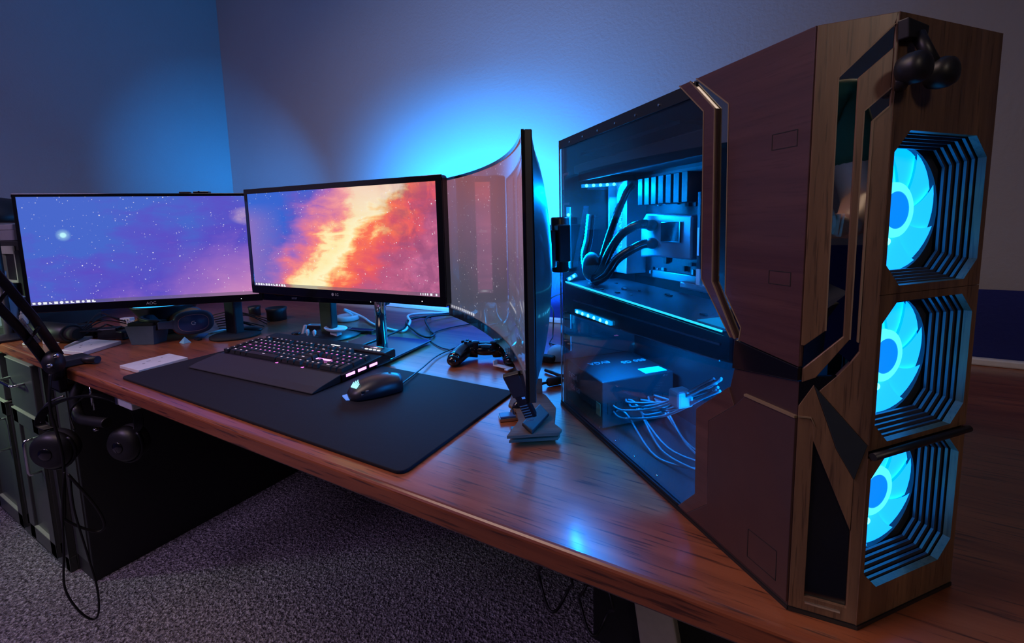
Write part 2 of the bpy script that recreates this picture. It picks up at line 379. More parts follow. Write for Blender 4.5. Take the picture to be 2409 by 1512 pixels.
# ================================================================== MONITORS
# ---- wallpapers: a nebula that emits (lit screens); the curved one emits a painted reflection
def stars(t, v, scale, size, seed):
    mp = t.node('ShaderNodeVectorMath', {0: v, 1: (seed, seed*1.7, 0)}, operation='ADD').outputs[0]
    x = t.node('ShaderNodeTexVoronoi', {'Vector': mp, 'Scale': scale}); d = x.outputs['Distance']
    rnd = t.node('ShaderNodeSeparateColor', {0: x.outputs['Color']}).outputs[0]
    sz = t.math('MULTIPLY_ADD', t.math('POWER', rnd, 4.0), size*1.9, size*.40)
    return t.math('LESS_THAN', d, sz)
def screen_mat(name, aspect, kind, strength=1.0, coatr=0.12, coat=0.3):
    t = NT(name); tc = t.node('ShaderNodeTexCoord').outputs['UV']
    sx = t.node('ShaderNodeSeparateXYZ', {0: tc}); u, v = sx.outputs[0], sx.outputs[1]
    P = t.node('ShaderNodeVectorMath', {0: tc, 1: (aspect, 1, 1)}, operation='MULTIPLY').outputs[0]
    n1 = t.noise(P, 2.3, 6, .5, .4); n2 = t.noise(P, 7.0, 6, .6, .4)
    rp = t.node('ShaderNodeMapping', {'Vector': P, 'Rotation': (0, 0, radians(-32)), 'Scale': (1.2, 4.0, 1)}).outputs[0]
    n3 = t.noise(rp, 2.2, 7, .6, .5)
    if kind == 'warm':
        w = t.math('ADD', t.math('MULTIPLY', t.math('SUBTRACT', n1, .5), .42), t.math('MULTIPLY', t.math('SUBTRACT', n3, .5), .34))
        k = t.math('ADD', t.math('SUBTRACT', t.math('SUBTRACT', u, t.math('MULTIPLY', v, .42)), .345), w)
        f = t.math('MULTIPLY_ADD', k, 1.0, .5)
        c = t.ramp(f, [(0.0, (.03, .12, .62)), (.10, (.10, .10, .55)), (.20, (.36, .14, .50)), (.29, (.72, .17, .30)), (.35, (.95, .24, .22)), (.385, (1, .50, .24)), (.43, (1, .84, .42)), (.54, (1, .93, .55)), (.585, (1, .62, .24)), (.64, (.98, .18, .09)), (.74, (.80, .10, .13)), (.85, (.50, .10, .22)), (.95, (.62, .14, .28)), (1.0, (.55, .14, .30))])
        # dark pocket, brighter upper haze, purple of the upper left
        dk = t.ramp(n2, [(.40, 1.0), (.62, .0)]); rt = t.ramp(u, [(.72, 0), (.86, .55)])
        c = t.mix(t.math('MULTIPLY', dk, rt), c, (.20, .06, .16))
        hz = t.math('MULTIPLY', t.ramp(v, [(.55, 0), (1.0, .55)]), t.ramp(f, [(.22, 0), (.36, 1), (.52, 1), (.60, 0)]))
        c = t.mix(hz, c, (.85, .50, .55))
        bl = t.math('MULTIPLY', t.ramp(u, [(.0, 1), (.30, 0)]), t.ramp(v, [(.35, 0), (.8, 1)]))
        c = t.mix(t.math('MULTIPLY', bl, .85), c, (.03, .13, .62))
        lp = t.math('MULTIPLY', t.ramp(u, [(.0, .9), (.22, 0)]), t.ramp(v, [(.7, 1), (.9, 0)]))
        c = t.mix(lp, c, (.26, .16, .50))
    elif kind == 'cool':
        f = t.math('ADD', t.math('MULTIPLY_ADD', u, .30, .18), t.math('ADD', t.math('MULTIPLY', v, -.36), t.math('MULTIPLY', t.math('SUBTRACT', n1, .5), .7)))
        f = t.math('ADD', f, t.math('MULTIPLY', t.math('SUBTRACT', n3, .5), .35))
        c = t.ramp(f, [(-.0, (.06, .135, .60)), (.10, (.085, .10, .58)), (.24, (.10, .075, .55)), (.38, (.18, .10, .56)), (.52, (.32, .17, .56))])
        pk = t.math('MULTIPLY', t.ramp(u, [(.55, 0), (1.0, 1)]), t.ramp(v, [(.0, 1), (.55, 0)]))
        c = t.mix(t.math('MULTIPLY', pk, .9), c, (.72, .27, .50))
        hot = t.node('ShaderNodeVectorMath', {0: tc, 1: (.985, .80, 0)}, operation='DISTANCE').outputs[1]
        c = t.mix(t.math('MULTIPLY', t.ramp(hot, [(.0, .9), (.10, 0)]), t.ramp(n2, [(.35, .2), (.6, 1)])), c, (.9, .60, .60))
        big = t.node('ShaderNodeVectorMath', {0: P, 1: (.165*aspect, .645, 0)}, operation='DISTANCE').outputs[1]
        c = t.mix(t.ramp(big, [(.0, 1), (.018, 1), (.028, .35), (.06, 0)]), c, (.50, .92, 1.0))
    else:  # pink reflection of the middle screen, painted into the emission
        f = t.math('ADD', v, t.math('MULTIPLY', t.math('SUBTRACT', n1, .5), .5))
        c = t.ramp(f, [(0, (.085, .09, .14)), (.3, (.12, .105, .16)), (.65, (.24, .13, .20)), (1, (.34, .12, .14))])
    st = t.math('MAXIMUM', stars(t, P, 24, .075, 1.3), t.math('MULTIPLY', stars(t, P, 52, .11, 5.1), .55))
    dens = t.ramp(n2, [(.44, 0.0), (.52, 1.0)])
    c = t.mix(t.math('MULTIPLY', st, dens), c, (.95, .9, 1.0))
    bar = t.math('LESS_THAN', v, .033); c = t.mix(t.math('MULTIPLY', bar, .62), c, (.11, .10, .15))
    lpx = t.node('ShaderNodeVectorMath', {0: tc, 1: (.5, .5, 0)}, operation='DISTANCE').outputs[1]
    t.base((.01, .01, .012)); t.set(Roughness=.35, Emission_Color=c, Emission_Strength=strength, Coat_Weight=coat); t.b.inputs['Coat Roughness'].default_value = coatr
    if kind == 'reflected': t.b.inputs['Coat IOR'].default_value = 1.55
    return t.m
def taskbar(par, M, w, h, side, n):       # glyphs of the taskbar; M: screen frame (x right, y up, z out), origin lower left
    s = h*.014; y = h*.0165
    if side in ('l', 'lr'):
        for i in range(n):
            g = MB(); x = w*.012 + i*h*.042; r = s*(1.0 if i % 3 else .8)
            if i % 4 == 1: g.prism([(x+r*cos(a), y+r*sin(a)) for a in [2*pi*k/10 for k in range(10)]], .0002, .0005, M=M)
            elif i % 4 == 3: g.prism([(x-r, y-r*.8), (x+r, y-r*.8), (x+r, y-r*.1), (x, y-r*.1), (x, y+r*.8), (x-r, y+r*.8)], .0002, .0005, M=M)
            else: g.box((x-r, y-r*.8, .0002), (x+r, y+r*.8, .0005), M=M)
            g.build('taskbar_icon', M_ICON, par)
    if side in ('r', 'lr'):
        x = w*.985
        for dx, ww in ((.0, 1.1), (.055, 1.6), (.095, .9), (.12, .8), (.145, .6), (.17, .6)):
            MB().box((x-h*dx-s*ww*.5, y-s*.7, .0002), (x-h*dx+s*ww*.5, y+s*.7, .0005), M=M).build('taskbar_icon', M_ICON, par)

def flat_monitor(name, A, B, z0, z1, label, smat, bez, chin, depth=.022, logo=None, logosz=.012, tilt=0, corner=.006, backbulge=.03, side='l', n=12, rbar=None):
    # A, B: left and right foot points (x, y) seen from the viewer
    A = Vector((A[0], A[1])); B = Vector((B[0], B[1])); w = (B-A).length; h = z1-z0
    ax = Vector(((B-A).x/w, (B-A).y/w, 0)); az = Vector((ax.y, -ax.x, 0))        # az towards the viewer
    M = frame(ax, az.cross(ax), az, (A.x, A.y, z0)); M = M @ Matrix.Rotation(radians(tilt), 4, 'X')
    m = thing(name, (0, 0, 0), label, 'monitor', M=M)
    # housing with bezel: ring in front, shell behind
    out = rrect(0, 0, w, h, corner); t, b2, l, r = bez
    inn = [(l, chin), (w-r, chin), (w-r, h-t), (l, h-t)]
    mb = MB(); mb.prism(out, -depth, -.003)
    mb.build('housing', M_BLACK, m, bevel=.0015)
    fr = MB()
    for a, c in (((0, 0), (w, chin)), ((0, h-t), (w, h)), ((0, chin), (l, h-t)), ((w-r, chin), (w, h-t))):
        fr.box((a[0], a[1], -.003), (c[0], c[1], .0))
    fr.build('bezel', M_BLACKG, m, bevel=.0008)
    bb = MB(); i0 = .12
    bb.loft([[(w*.06, h*.08, -depth), (w*.94, h*.08, -depth), (w*.94, h*.92, -depth), (w*.06, h*.92, -depth)], [(w*.2, h*.2, -depth-backbulge), (w*.8, h*.2, -depth-backbulge), (w*.8, h*.8, -depth-backbulge), (w*.2, h*.8, -depth-backbulge)]], smooth=False)
    bb.build('back_cover', M_BLACK, m, bevel=.003)
    sw, sh = w-l-r, h-t-chin
    s = MB().add([(l, chin, -.0012), (w-r, chin, -.0012), (w-r, h-t, -.0012), (l, h-t, -.0012)], [(0, 1, 2, 3)])
    so = s.build('screen', smat, m, uv=lambda c: ((c.x-l)/sw, (c.y-chin)/sh))
    taskbar(so, Matrix.Translation((l, chin, -.0012)), sw, sh, side, n)
    if logo: lettering('logo', logo, logosz, Matrix.Translation((w*.5, chin*.5, .0002)), M_PRINT, m, .0003)
    MB().box((w*.9, chin*.40, 0), (w*.9025, chin*.48, .0004)).build('status_light', M_WLED, m)
    return m, M, w, h

# middle: ultra-wide screen
aA, aB = RHO(583, 566, 1.60), RHO(1044, 571, 1.065)
mm, MM, mw, mh = flat_monitor('monitor', (aA.x, aA.y), (aB.x, aB.y), .894, 1.2115, 'black-bezelled middle monitor showing a fiery orange and yellow nebula', screen_mat('nebula_orange', 2.33, 'warm', 1.0, .2), (.014, 0, .014, .018), .024, .024, 'LG', .011, side='lr', n=12, corner=.008)
MB().prism([(.5*mw-.016+.0045*cos(a), .012+.0045*sin(a)) for a in [2*pi*k/14 for k in range(14)]], .0001, .0005).build('logo_disc', M_PRINT, mm)
# its stand: pole and square base
pf = DZ(899, 806, .012)
st = MB().tube([(pf.x, pf.y, DESK+.006), (pf.x, pf.y, 1.02)], .0165, 24).build('pole', M_CHROME, mm, world=True)
c = [DZ(886, 871), DZ(1016, 808), DZ(866, 794)]
q = [Vector((p.x, p.y)) for p in c]; q.append(q[0] + (q[2]-q[1]))
MB().prism([(p.x, p.y) for p in q], DESK+.0060, DESK+.0118).build('stand_base', M_BLACKG, mm, world=True, bevel=.002)
MB().box((mw*.38, mh*.25, -.115), (mw*.62, mh*.55, -.05)).build('neck_bracket', M_BLACK, mm, bevel=.004)
MB().box((mw*.1, mh*.78, -.029), (mw*.9, mh*.81, -.0245)).build('led_strip', M_LEDSTRIP, mm)

# left screen
aA, aB = RHO(46, 600, 1.90), RHO(606, 572, 1.63)
ml, ML, lw, lh = flat_monitor('monitor', (aA.x, aA.y), (aB.x, aB.y), .862, 1.2035, 'thin-bezelled left monitor showing a blue and violet starfield', screen_mat('nebula_blue', 1.78, 'cool', 1.0, .2), (.008, 0, .009, .009), .022, .020, 'AOC', .012, side='l', n=12)
# stand behind the headset
cx = MLc = ML @ Vector((lw*.80, 0, -.10))
MB().box((cx.x-.03, cx.y-.015, DESK+.01), (cx.x+.03, cx.y+.015, 1.0)).build('stand_neck', M_BLACK, ml, world=True, bevel=.005)
MB().lathe([(.075, 0), (.075, .006), (.065, .010), (.03, .014)], 32, M=Matrix.Translation((cx.x, cx.y, DESK+.0005))).build('stand_base', M_RUBBER, ml, world=True)
wc = thing('webcam', tuple(ML @ Vector((lw*.70, lh, 0))), 'tiny black webcam clipped to the top of the left monitor', 'webcam', M=ML @ Matrix.Translation((lw*.75, lh+.0005, -.008)))
MB().box((-.05, 0, -.008), (-.022, .004, .006)).build('clip', M_BLACK, wc, bevel=.001)
MB().box((-.012, 0, -.01), (.03, .005, .008)).tube([(.004, .0045, .009), (.004, .0045, .011)], .0025, 10).build('body', M_BLACKG, wc, bevel=.001)

# a further screen standing low behind the middle one: only its lower rim shows
bA, bB = RHO(574, 566, 1.74), RHO(900, 571, 1.36)
mb_, MBm, bw, bh = flat_monitor('monitor', (bA.x, bA.y), (bB.x, bB.y), .855, 1.10, 'dark switched-off monitor peeking out low behind the middle monitor', plain('dark_screen', (.01, .01, .012), .2), (.012, 0, .012, .012), .022, .02, None, backbulge=.0, side='', n=0)
lettering('logo', 'acer', .013, Matrix.Translation((bw*.36, .011, .0002)), M_PRINTW, mb_, .0003)
cx = MBm @ Vector((bw*.5, 0, -.06))
MB().box((cx.x-.03, cx.y-.012, DESK+.01), (cx.x+.03, cx.y+.012, .95)).build('stand_neck', M_BLACK, mb_, world=True, bevel=.004)
MB().lathe([(.10, 0), (.10, .006), (.03, .014)], 28, M=Matrix.Translation((cx.x, cx.y, DESK+.0005))).build('stand_base', M_BLACK, mb_, world=True)

# right: curved screen seen nearly edge-on
F = RHO(1051, 572, 1.125); N = RHO(1234, 600, .545)
F2, N2 = Vector((F.x, F.y)), Vector((N.x, N.y)); cw = (N2-F2).length; ex = (N2-F2)/cw; ey = Vector((-ex.y, ex.x))
z0, z1 = .862, 1.207; ch = z1-z0; mid = (F2+N2)/2
MC = frame((ex.x, ex.y, 0), (ey.x, ey.y, 0), (0, 0, 1), (mid.x, mid.y, z0))
mc = thing('curved_monitor', (0, 0, 0), 'curved monitor seen almost edge-on between the middle monitor and the computer', 'monitor', M=MC)
SAG = .044
def yc(x): return SAG*(1-(2*x/cw)**2)
def ny(x):
    n = Vector((8*SAG*x/cw**2, 1)); return n.normalized()
K = 28; xs = [-cw/2+cw*i/K for i in range(K+1)]
def strip(y0off, y1off, za, zb, x_in=0.0, x_in2=0.0):
    mb = MB(); rings = []
    lo, hi = -cw/2+x_in, cw/2-x_in2
    for i in range(K+1):
        x = lo+(hi-lo)*i/K; n = ny(x); a = Vector((x, yc(x)))+n*y0off; b = Vector((x, yc(x)))+n*y1off
        rings.append([(a.x, a.y, za), (b.x, b.y, za), (b.x, b.y, zb), (a.x, a.y, zb)])
    return mb.loft(rings, smooth=False)
strip(.002, .012, 0, ch).build('housing', plain('gunmetal_edge', (.045, .047, .045), .4, .3), mc, bevel=.0015)
rings = []
for i in range(K+1):
    x = -cw/2+cw*i/K; n = ny(x); e = min(1, (1-abs(2*x/cw))*3.0); dpt = .012+.036*sin(e*pi/2)
    row = []
    for j in range(13):
        tt = j/12; zz = ch*(.012+.976*tt); q = sin(pi*tt)**.5; p = Vector((x, yc(x)))+n*(.011+(dpt-.010)*q); row.append((p.x, p.y, zz))
    rings.append(row)
MB().loft(rings, close=False, caps=False).build('back_cover', plain('satin_charcoal_back', (.05, .055, .06), .38, .2, coat=.2), mc)
chin = .020
bz = MB()
for a in (strip(-.0015, .002, 0, chin), strip(-.0015, .002, ch-.006, ch)): bz.add(a.v, a.f)
for xa, xb in ((0, cw-.007), (cw-.007, 0)):
    a = strip(-.0015, .002, chin, ch-.006, xa, xb); bz.add(a.v, a.f)
bz.build('bezel', M_BLACKG, mc)
s = MB(); vs = []
for i in range(K+1):
    x = -cw/2+.007+(cw-.014)*i/K; n = ny(x); p = Vector((x, yc(x))); vs += [(p.x, p.y, chin), (p.x, p.y, ch-.006)]
s.add(vs, [(2*i, 2*i+2, 2*i+3, 2*i+1) for i in range(K)], smooth=True)
so = s.build('screen', screen_mat('nebula_reflected', 1.78, 'reflected', .85, .03, 1.0), mc, uv=lambda c: ((c.x+cw/2-.007)/(cw-.014), (c.z-chin)/(ch-.006-chin)))
g = MB()
for i in range(12):
    x = -cw/2+.016+i*.0115; n = ny(x); p = Vector((x, yc(x)))-n*.0004; g.box((p.x-.003, p.y-.0002, chin+.003), (p.x+.003, p.y+.0002, chin+.009))
g.build('taskbar_glyphs', M_ICON, so)
mb = MB(); n = ny(0)
vx = .05
mb.box((vx-.05, yc(vx)+.048, ch*.36), (vx+.05, yc(vx)+.062, ch*.70))
mb.build('mount_plate', M_BLACK, mc, bevel=.003)
MB().box((vx-.02, yc(vx)+.06, ch*.43), (vx+.02, yc(vx)+.10, ch*.63)).box((vx-.028, yc(vx)+.10, ch*.46), (vx+.028, yc(vx)+.125, ch*.66)).tube([(vx, yc(vx)+.115, ch*.40), (vx, yc(vx)+.115, ch*.70)], .017, 16).build('tilt_joint', M_BLACKM, mc, bevel=.003)
P = MC @ Vector((vx, yc(vx)+.115, 0))
Q = Vector((-.44, 1.12, 0))
MB().tube([(P.x, P.y, z0+ch*.5), (Q.x, Q.y, z0+ch*.5)], .015, 14).tube([(Q.x, Q.y, z0+ch*.55), (Q.x, Q.y, DESK+.012)], .018, 16).build('arm', M_BLACKM, mc, world=True)
MB().lathe([(.05, 0), (.05, .012), (.02, .02)], 24, M=Matrix.Translation((Q.x, Q.y, DESK+.0005))).build('arm_base', M_BLACKM, mc, world=True)

# ================================================================== COMPUTER (local frame: x across the case, y towards its rear, z up)
CYAW = radians(48.26)
PCO = Vector((.0333, .4425, DESK))
pM = Matrix.Translation(PCO) @ Matrix.Rotation(CYAW, 4, 'Z'); pMi = pM.inverted()
pS, pD = pM.to_3x3() @ Vector((1, 0, 0)), pM.to_3x3() @ Vector((0, 1, 0))
def PS(a, b, off=0.0):          # photo pixel -> (y, z) on the plane x = off of the case
    q = pMi @ PL(a, b, PCO+pS*off, pS); return (q.y, q.z)
def PR(a, b, y=.498):           # photo pixel -> (x, z) on the plane y of the case
    q = pMi @ PL(a, b, PCO+pD*y, pD); return (q.x, q.z)
CHX, CHY = .0378, -.0364; PW, PLn, PH = .1732, .5053, .518
CA = Vector((CHX, CHY, 0)).normalized(); CN = Vector((CHY, -CHX, 0)).normalized()    # chamfer direction, outward normal
pc = thing('computer_case', (0, 0, 0), 'tall walnut-clad computer case with three glowing blue fans in front', 'computer', M=pM)
YZ = frame((0, 1, 0), (0, 0, 1), (1, 0, 0), (0, 0, 0))          # polygons in (y, z), extruded along +x
CH = frame(CA, (0, 0, 1), -CN, (0, 0, 0))                       # polygons in (c, z), extruded inwards
FR = frame((1, 0, 0), (0, 0, 1), (0, 1, 0), (CHX, CHY, 0))      # polygons in (f, z), extruded inwards
M_IN = plain('matt_black_steel', (.012, .013, .016), .45, .3)
M_INB = plain('dark_blue_black_steel', (.02, .024, .03), .4, .5)
# ---- side cladding (y, z)
side = [(.0006, .5178), (.137, .5178), (.0896, .479), (.0862, .287), (.0645, .255), (.067, .2415), (.0006, .2340)]
MB().prism(side, -.001, .005, M=YZ).build('side_panel', M_WALNUT_H, pc, bevel=.0006)
zc = [(.137, .5178), (.0896, .479), (.0862, .287), (.0645, .255), (.0665, .2415)]
zb = [(.1470, .5178), (.1085, .4793), (.1052, .2968), (.0720, .2418)]
MB().prism(zb + zc[::-1], .0035, .005, M=YZ).build('mirror_inlay', M_MIRROR, pc)
za = [(.1644, .5178), (.1244, .4801), (.1212, .2986), (.0775, .2420)]
MB().prism(za + zb[::-1], -.001, .005, M=YZ).build('zigzag_strip', M_WALNUT_H, pc, bevel=.0005)
for poly in ([za, -.0014], [zb, -.0014], [zc, -.0014]):
    e = MB(); P = poly[0]
    for i in range(len(P)-1):
        a, b = Vector(P[i]), Vector(P[i+1]); n = Vector((-(b-a).y, (b-a).x)).normalized()*.0006
        e.prism([tuple(a-n), tuple(b-n), tuple(b+n), tuple(a+n)], -.0014, .0002, M=YZ)
    e.build('ply_edge', M_WALNUT_EDGE, pc)
MB().prism([(.0006, .2335), (.0720, .2412), (.0735, .2105), (.0006, .2215)], -.0016, .005, M=YZ).build('black_band', M_BLACKG, pc, bevel=.0006)
low = [(.0006, .2205), (.0725, .2100), (.0775, .1884), (.124, .1461), (.1226, .0415), (.1517, .0078), (.1517, .003), (.0006, .003)]
MB().prism(low, .0005, .005, M=YZ).build('lower_side_panel', plain('purple_brown_gloss', (.050, .024, .026), .3, coat=.5), pc, bevel=.0006)
rim = [(.124, .1461), (.1226, .0415), (.1517, .0078), (.136, .0078), (.103, .0405), (.1040, .1400), (.069, .1716), (.0775, .1884)]
MB().prism(rim, -.0018, .002, M=YZ).build('raised_rim', M_WALNUT_H, pc, bevel=.0005)
MB().prism([(.0006, .1875), (.056, .1870), (.069, .1716), (.1040, .1400), (.103, .0405), (.136, .0078), (.0006, .0078)], -.0018, .002, M=YZ).build('lower_door', plain('mauve_brown_gloss', (.060, .029, .031), .28, coat=.5), pc, bevel=.0006)
MB().prism([(.0006, .1875), (.056, .1870), (.056, .1892), (.0006, .1897)], -.003, .001, M=YZ).build('ledge', M_WALNUT_EDGE, pc)
for (a, b, c_, d) in ((.012, .0367, .425, .4386), (.012, .034, .304, .316), (.012, .045, .02, .05)):
    g = MB()
    for p in (((a, c_), (b, c_+.0006)), ((a, d), (b, d+.0006)), ((a, c_), (a+.0006, d)), ((b, c_), (b+.0006, d))):
        g.box((-.0013 if c_ > .2 else -.0021, p[0][0], p[0][1]), (.001, p[1][0], p[1][1]))
    g.build('inset_plug', M_RUBBER, pc)
# ---- chamfer cladding (c, z)
def cz(*pts): return [tuple(p) for p in pts]
CW = sqrt(CHX**2+CHY**2)
M_W = M_WALNUT_V
frame_up = MB()
frame_up.prism([(0, .5178), (CW, .5178), (.0500, .5095), (.0160, .4750), (.0172, .2680), (.0025, .2536), (0, .2536)], 0, .006, M=CH)
frame_up.build('corner_panel', M_W, pc, bevel=.0005)
MB().prism([(.0500, .5095), (.0160, .4750), (.0172, .2680), (.0025, .2536), (.0020, .2325), (.0300, .2640), (.0290, .4730), (.0500, .4925)], .0015, .003, M=CH).build('mirror_inlay', M_MIRROR, pc)
MB().prism([(.0503, .4925), (.0290, .4730), (.0300, .2640), (.0020, .2325), (.0020, .2205), (.012, .226), (.0345, .2620), (.0342, .4470), (.0503, .4625)], 0, .006, M=CH).build('corner_rib', M_W, pc, bevel=.0005)
MB().prism([(.0503, .4625), (.0342, .4470), (.0345, .2620), (.0270, .2500), (.036, .2420), (.0415, .2520), (.0403, .4390), (.0503, .4490)], .0015, .003, M=CH).build('mirror_inlay', M_MIRROR, pc)
MB().prism([(.0503, .4490), (.0403, .4390), (.0415, .2520), (.036, .2420), (.0272, .2293), (.0150, .2143), (.0512, .1720), (CW, .1720), (CW, .5178), (.0503, .5178)], 0, .006, M=CH).build('corner_stile', M_W, pc, bevel=.0005)
for pl in ([(.0500, .5095), (.0160, .4750), (.0172, .2680)], [(.0503, .4625), (.0342, .4470), (.0345, .2620)], [(.0403, .2600), (.0403, .4390), (.0500, .4487)]):
    e = MB()
    for i in range(len(pl)-1):
        a, b = Vector(pl[i]), Vector(pl[i+1]); n = Vector((-(b-a).y, (b-a).x)).normalized()*.0005
        e.prism([tuple(a-n), tuple(b-n), tuple(b+n), tuple(a+n)], -.0004, .003, M=CH)
    e.build('ply_edge', M_WALNUT_EDGE, pc)
MB().prism([(.0020, .2205), (.012, .2270), (.0272, .2293), (.0150, .2143), (.0005, .1990), (.0005, .2205)], .0005, .004, M=CH).build('black_wedge', M_BLACKG, pc)
M_FAC = plain('blue_black_facet', (.020, .026, .032), .35, coat=.3)
MB().prism([(.0110, .2195), (.0150, .2143), (.0512, .1720), (.0436, .1395), (.030, .1640)], -.001, .004, M=CH).build('slanted_facet', M_FAC, pc, bevel=.0005)
MB().prism([(.0005, .1990), (.0110, .2195), (.030, .1640), (.0436, .1395), (.0436, .0914), (.0130, .1680), (.0110, .1890), (.0005, .1885)], .0, .004, M=CH).build('slanted_rail', M_W, pc, bevel=.0005)
MB().prism([(.0130, .1680), (.0436, .0914), (.0445, .0180), (.0127, .0180)], .003, .005, M=CH).build('dark_window', M_BLACKG, pc)
MB().prism([(.0005, .1885), (.0110, .1890), (.0130, .1800), (.0127, .0180), (.0445, .0180), (.0436, .1395), (.0512, .1720), (CW, .1720), (CW, .004), (.0005, .004)], .0005, .006, M=CH).build('lower_corner_frame', M_W, pc, bevel=.0005)
MB().prism([(.0005, .1885), (.0100, .1890), (.0130, .1825), (.0130, .1838), (.0103, .1903), (.0005, .1898)], -.001, .003, M=CH).build('ledge', M_WALNUT_EDGE, pc)
MB().prism([(.013, .0115), (.040, .0115), (.040, .0132), (.013, .0132)], -.0004, .002, M=CH).build('ledge', M_STEEL, pc)
# ---- front with three stepped octagonal openings
FW = PW-CHX
def octo(x0, x1, z0_, z1_, c): return [(x0+c, z1_), (x1-c, z1_), (x1, z1_-c), (x1, z0_+c), (x1-c, z0_), (x0+c, z0_), (x0, z0_+c), (x0, z1_-c)]
def plate(outer, oc, h0, h1, mb):      # rectangle with an octagonal hole
    x0, z0_, x1, z1_ = outer; R = [(x0, z0_), (x1, z0_), (x1, z1_), (x0, z1_)]
    o = oc
    quads = [[R[3], R[2], o[1], o[0]], [R[2], o[2], o[1]], [R[2], R[1], o[3], o[2]], [R[1], o[4], o[3]], [R[1], R[0], o[5], o[4]], [R[0], o[6], o[5]], [R[0], R[3], o[7], o[6]], [R[3], o[0], o[7]]]
    for q in quads: mb.prism(q, h0, h1, M=FR)
OCT = [(.3070, .4315), (.1715, .2935), (.0345, .1580)]
OX0, OX1, OC = .0052, .1285, .0175
rows = [(.3005, .5178), (.1670, .3000), (.0040, .1600)]
for (a, b), (zl, zh) in zip(OCT, rows):
    mb = MB(); plate((0, zl, FW, zh), octo(OX0, OX1, a, b, OC), 0, .006, mb)
    mb.build('front_panel', M_W, pc)
MB().box((0, .1600, .0015), (FW, .1670, .006), M=FR).build('divider_strip', M_BLACKG, pc)
MB().tube([(FR @ Vector((.001, .1632, -.003))), (FR @ Vector((FW-.001, .1640, -.003)))], .0032, 12).build('divider_bar', M_BLACK, pc)
M_STEP = plain('dark_stained_step', (.055, .06, .085), .32, coat=.3)
for (a, b) in OCT:
    for k in range(5):
        e = .0010+k*.0019; oc = octo(OX0+e, OX1-e, a+e, b-e, OC-.3*e); y0 = .006+.0016+k*.0044
        mb = MB(); n = 8; big = octo(OX0-.003, OX1+.003, a-.003, b+.003, OC)
        vs = [(p[0], p[1], y0) for p in oc] + [(p[0], p[1], y0+.0022) for p in oc] + [(p[0], p[1], y0) for p in big] + [(p[0], p[1], y0+.0022) for p in big]
        fs = []
        for i in range(n):
            j = (i+1) % n; fs += [(i, j, n+j, n+i), (2*n+i, 2*n+j, j, i), (n+i, n+j, 3*n+j, 3*n+i), (3*n+i, 3*n+j, 2*n+j, 2*n+i)]
        mb.add(vs, fs, M=FR); mb.build('step_ring', M_STEP, pc)
# ---- shell
MB().box((.0062, .0, .5140), (PW, PLn, PH)).prism([(.0062, .0), (.0062, -.004), (CHX, CHY+.006), (PW, CHY+.006), (PW, .0)], .514, PH).build('top_panel', M_IN, pc)
MB().box((.0062, 0, .0035), (PW, PLn, .0075)).prism([(.0062, .0), (.0062, -.004), (CHX, CHY+.006), (PW, CHY+.006), (PW, .0)], .0035, .0075).build('floor_panel', M_INB, pc)
MB().box((PW-.003, CHY+.006, .0075), (PW, PLn, .514)).build('right_side_panel', M_IN, pc)
for a, b in (((-.004, -.002), (.012, .20)), ((-.004, .33), (.012, .50)), ((.15, -.03), (.168, .16)), ((.15, .33), (.168, .50))):
    MB().box((max(a[0], .002), a[1], 0), (b[0], b[1], .0035)).build('foot', M_RUBBER, pc)
MB().prism([(0, -.001), (CHX, CHY-.001), (PW, CHY-.001), (PW, .0), (0, 0)], .0002, .0038).box((-.001, .0, .0002), (.012, PLn, .0038)).build('plinth', M_BLACK, pc)
# inner wall behind the fans
MB().box((.006, .052, .0075), (PW-.003, .055, .514)).build('fan_wall', M_IN, pc)
# rear panel with slots and fan cut-out
rp = MB()
rp.box((.0062, PLn-.002, .0075), (PW-.003, PLn, .10)); rp.box((.0062, PLn-.002, .10), (.016, PLn, .514)); rp.box((.0062, PLn-.002, .445), (PW-.003, PLn, .514))
rp.box((.016, PLn-.002, .255), (PW-.003, PLn, .30)); rp.box((.1, PLn-.002, .10), (PW-.003, PLn, .514))
rp.box((.016, PLn-.002, .10), (.10, PLn, .185)).box((.016, PLn-.002, .185), (.10, PLn, .255)).box((.016, PLn-.002, .3), (.1, PLn, .445))
rp.build('rear_panel', M_IN, pc)
# glass side with dark border, studs and steel sticker squares
MB().box((.0030, .062, .0085), (.0058, PLn-.001, .5160)).build('glass_side', glassmat('smoked_side_glass', (.80, .86, .90), .015, 1.8), pc)
bar = MB(); bar.box((.0014, .140, .5000), (.0029, PLn-.001, .5160))
bar.build('glass_border', M_INB, pc, bevel=.0003)
MB().box((.0005, .150, .0036), (.0029, PLn+.002, .0085)).build('glass_border', M_INB, pc, bevel=.0003)
MB().box((.0006, PLn-.0022, .0085), (.0029, PLn-.0006, .5160)).build('glass_border', M_STEEL, pc)
for px, py in ((1550, 247), (1495, 271), (1447, 290), (1406, 307), (1371, 321), (1340, 334)):
    y, z = PS(px, py, .001); MB().tube([(.0014, y, z), (-.0002, y, z)], .0016, 10).build('stud', M_CHROME, pc)
for px, py in ((1446, 1036), (1490, 1073), (1543, 1118), (1410, 1005)):
    y, z = PS(px, py, .001); MB().tube([(.0030, y, z), (.0012, y, z)], .0014, 10).build('stud', M_CHROME, pc)
for z_ in (.178, .135):
    t_ = MB().box((.006, PLn-.034, z_-.016), (.0075, PLn-.006, z_+.012)); t_.build('slot_clip', M_STEEL, pc)
for z_ in (.455, .40):
    MB().box((.0064, PLn-.030, z_-.004), (.0072, PLn-.004, z_)).box((.0064, PLn-.008, z_-.03), (.0072, PLn-.004, z_)).build('slot_clip', M_GREY, pc)
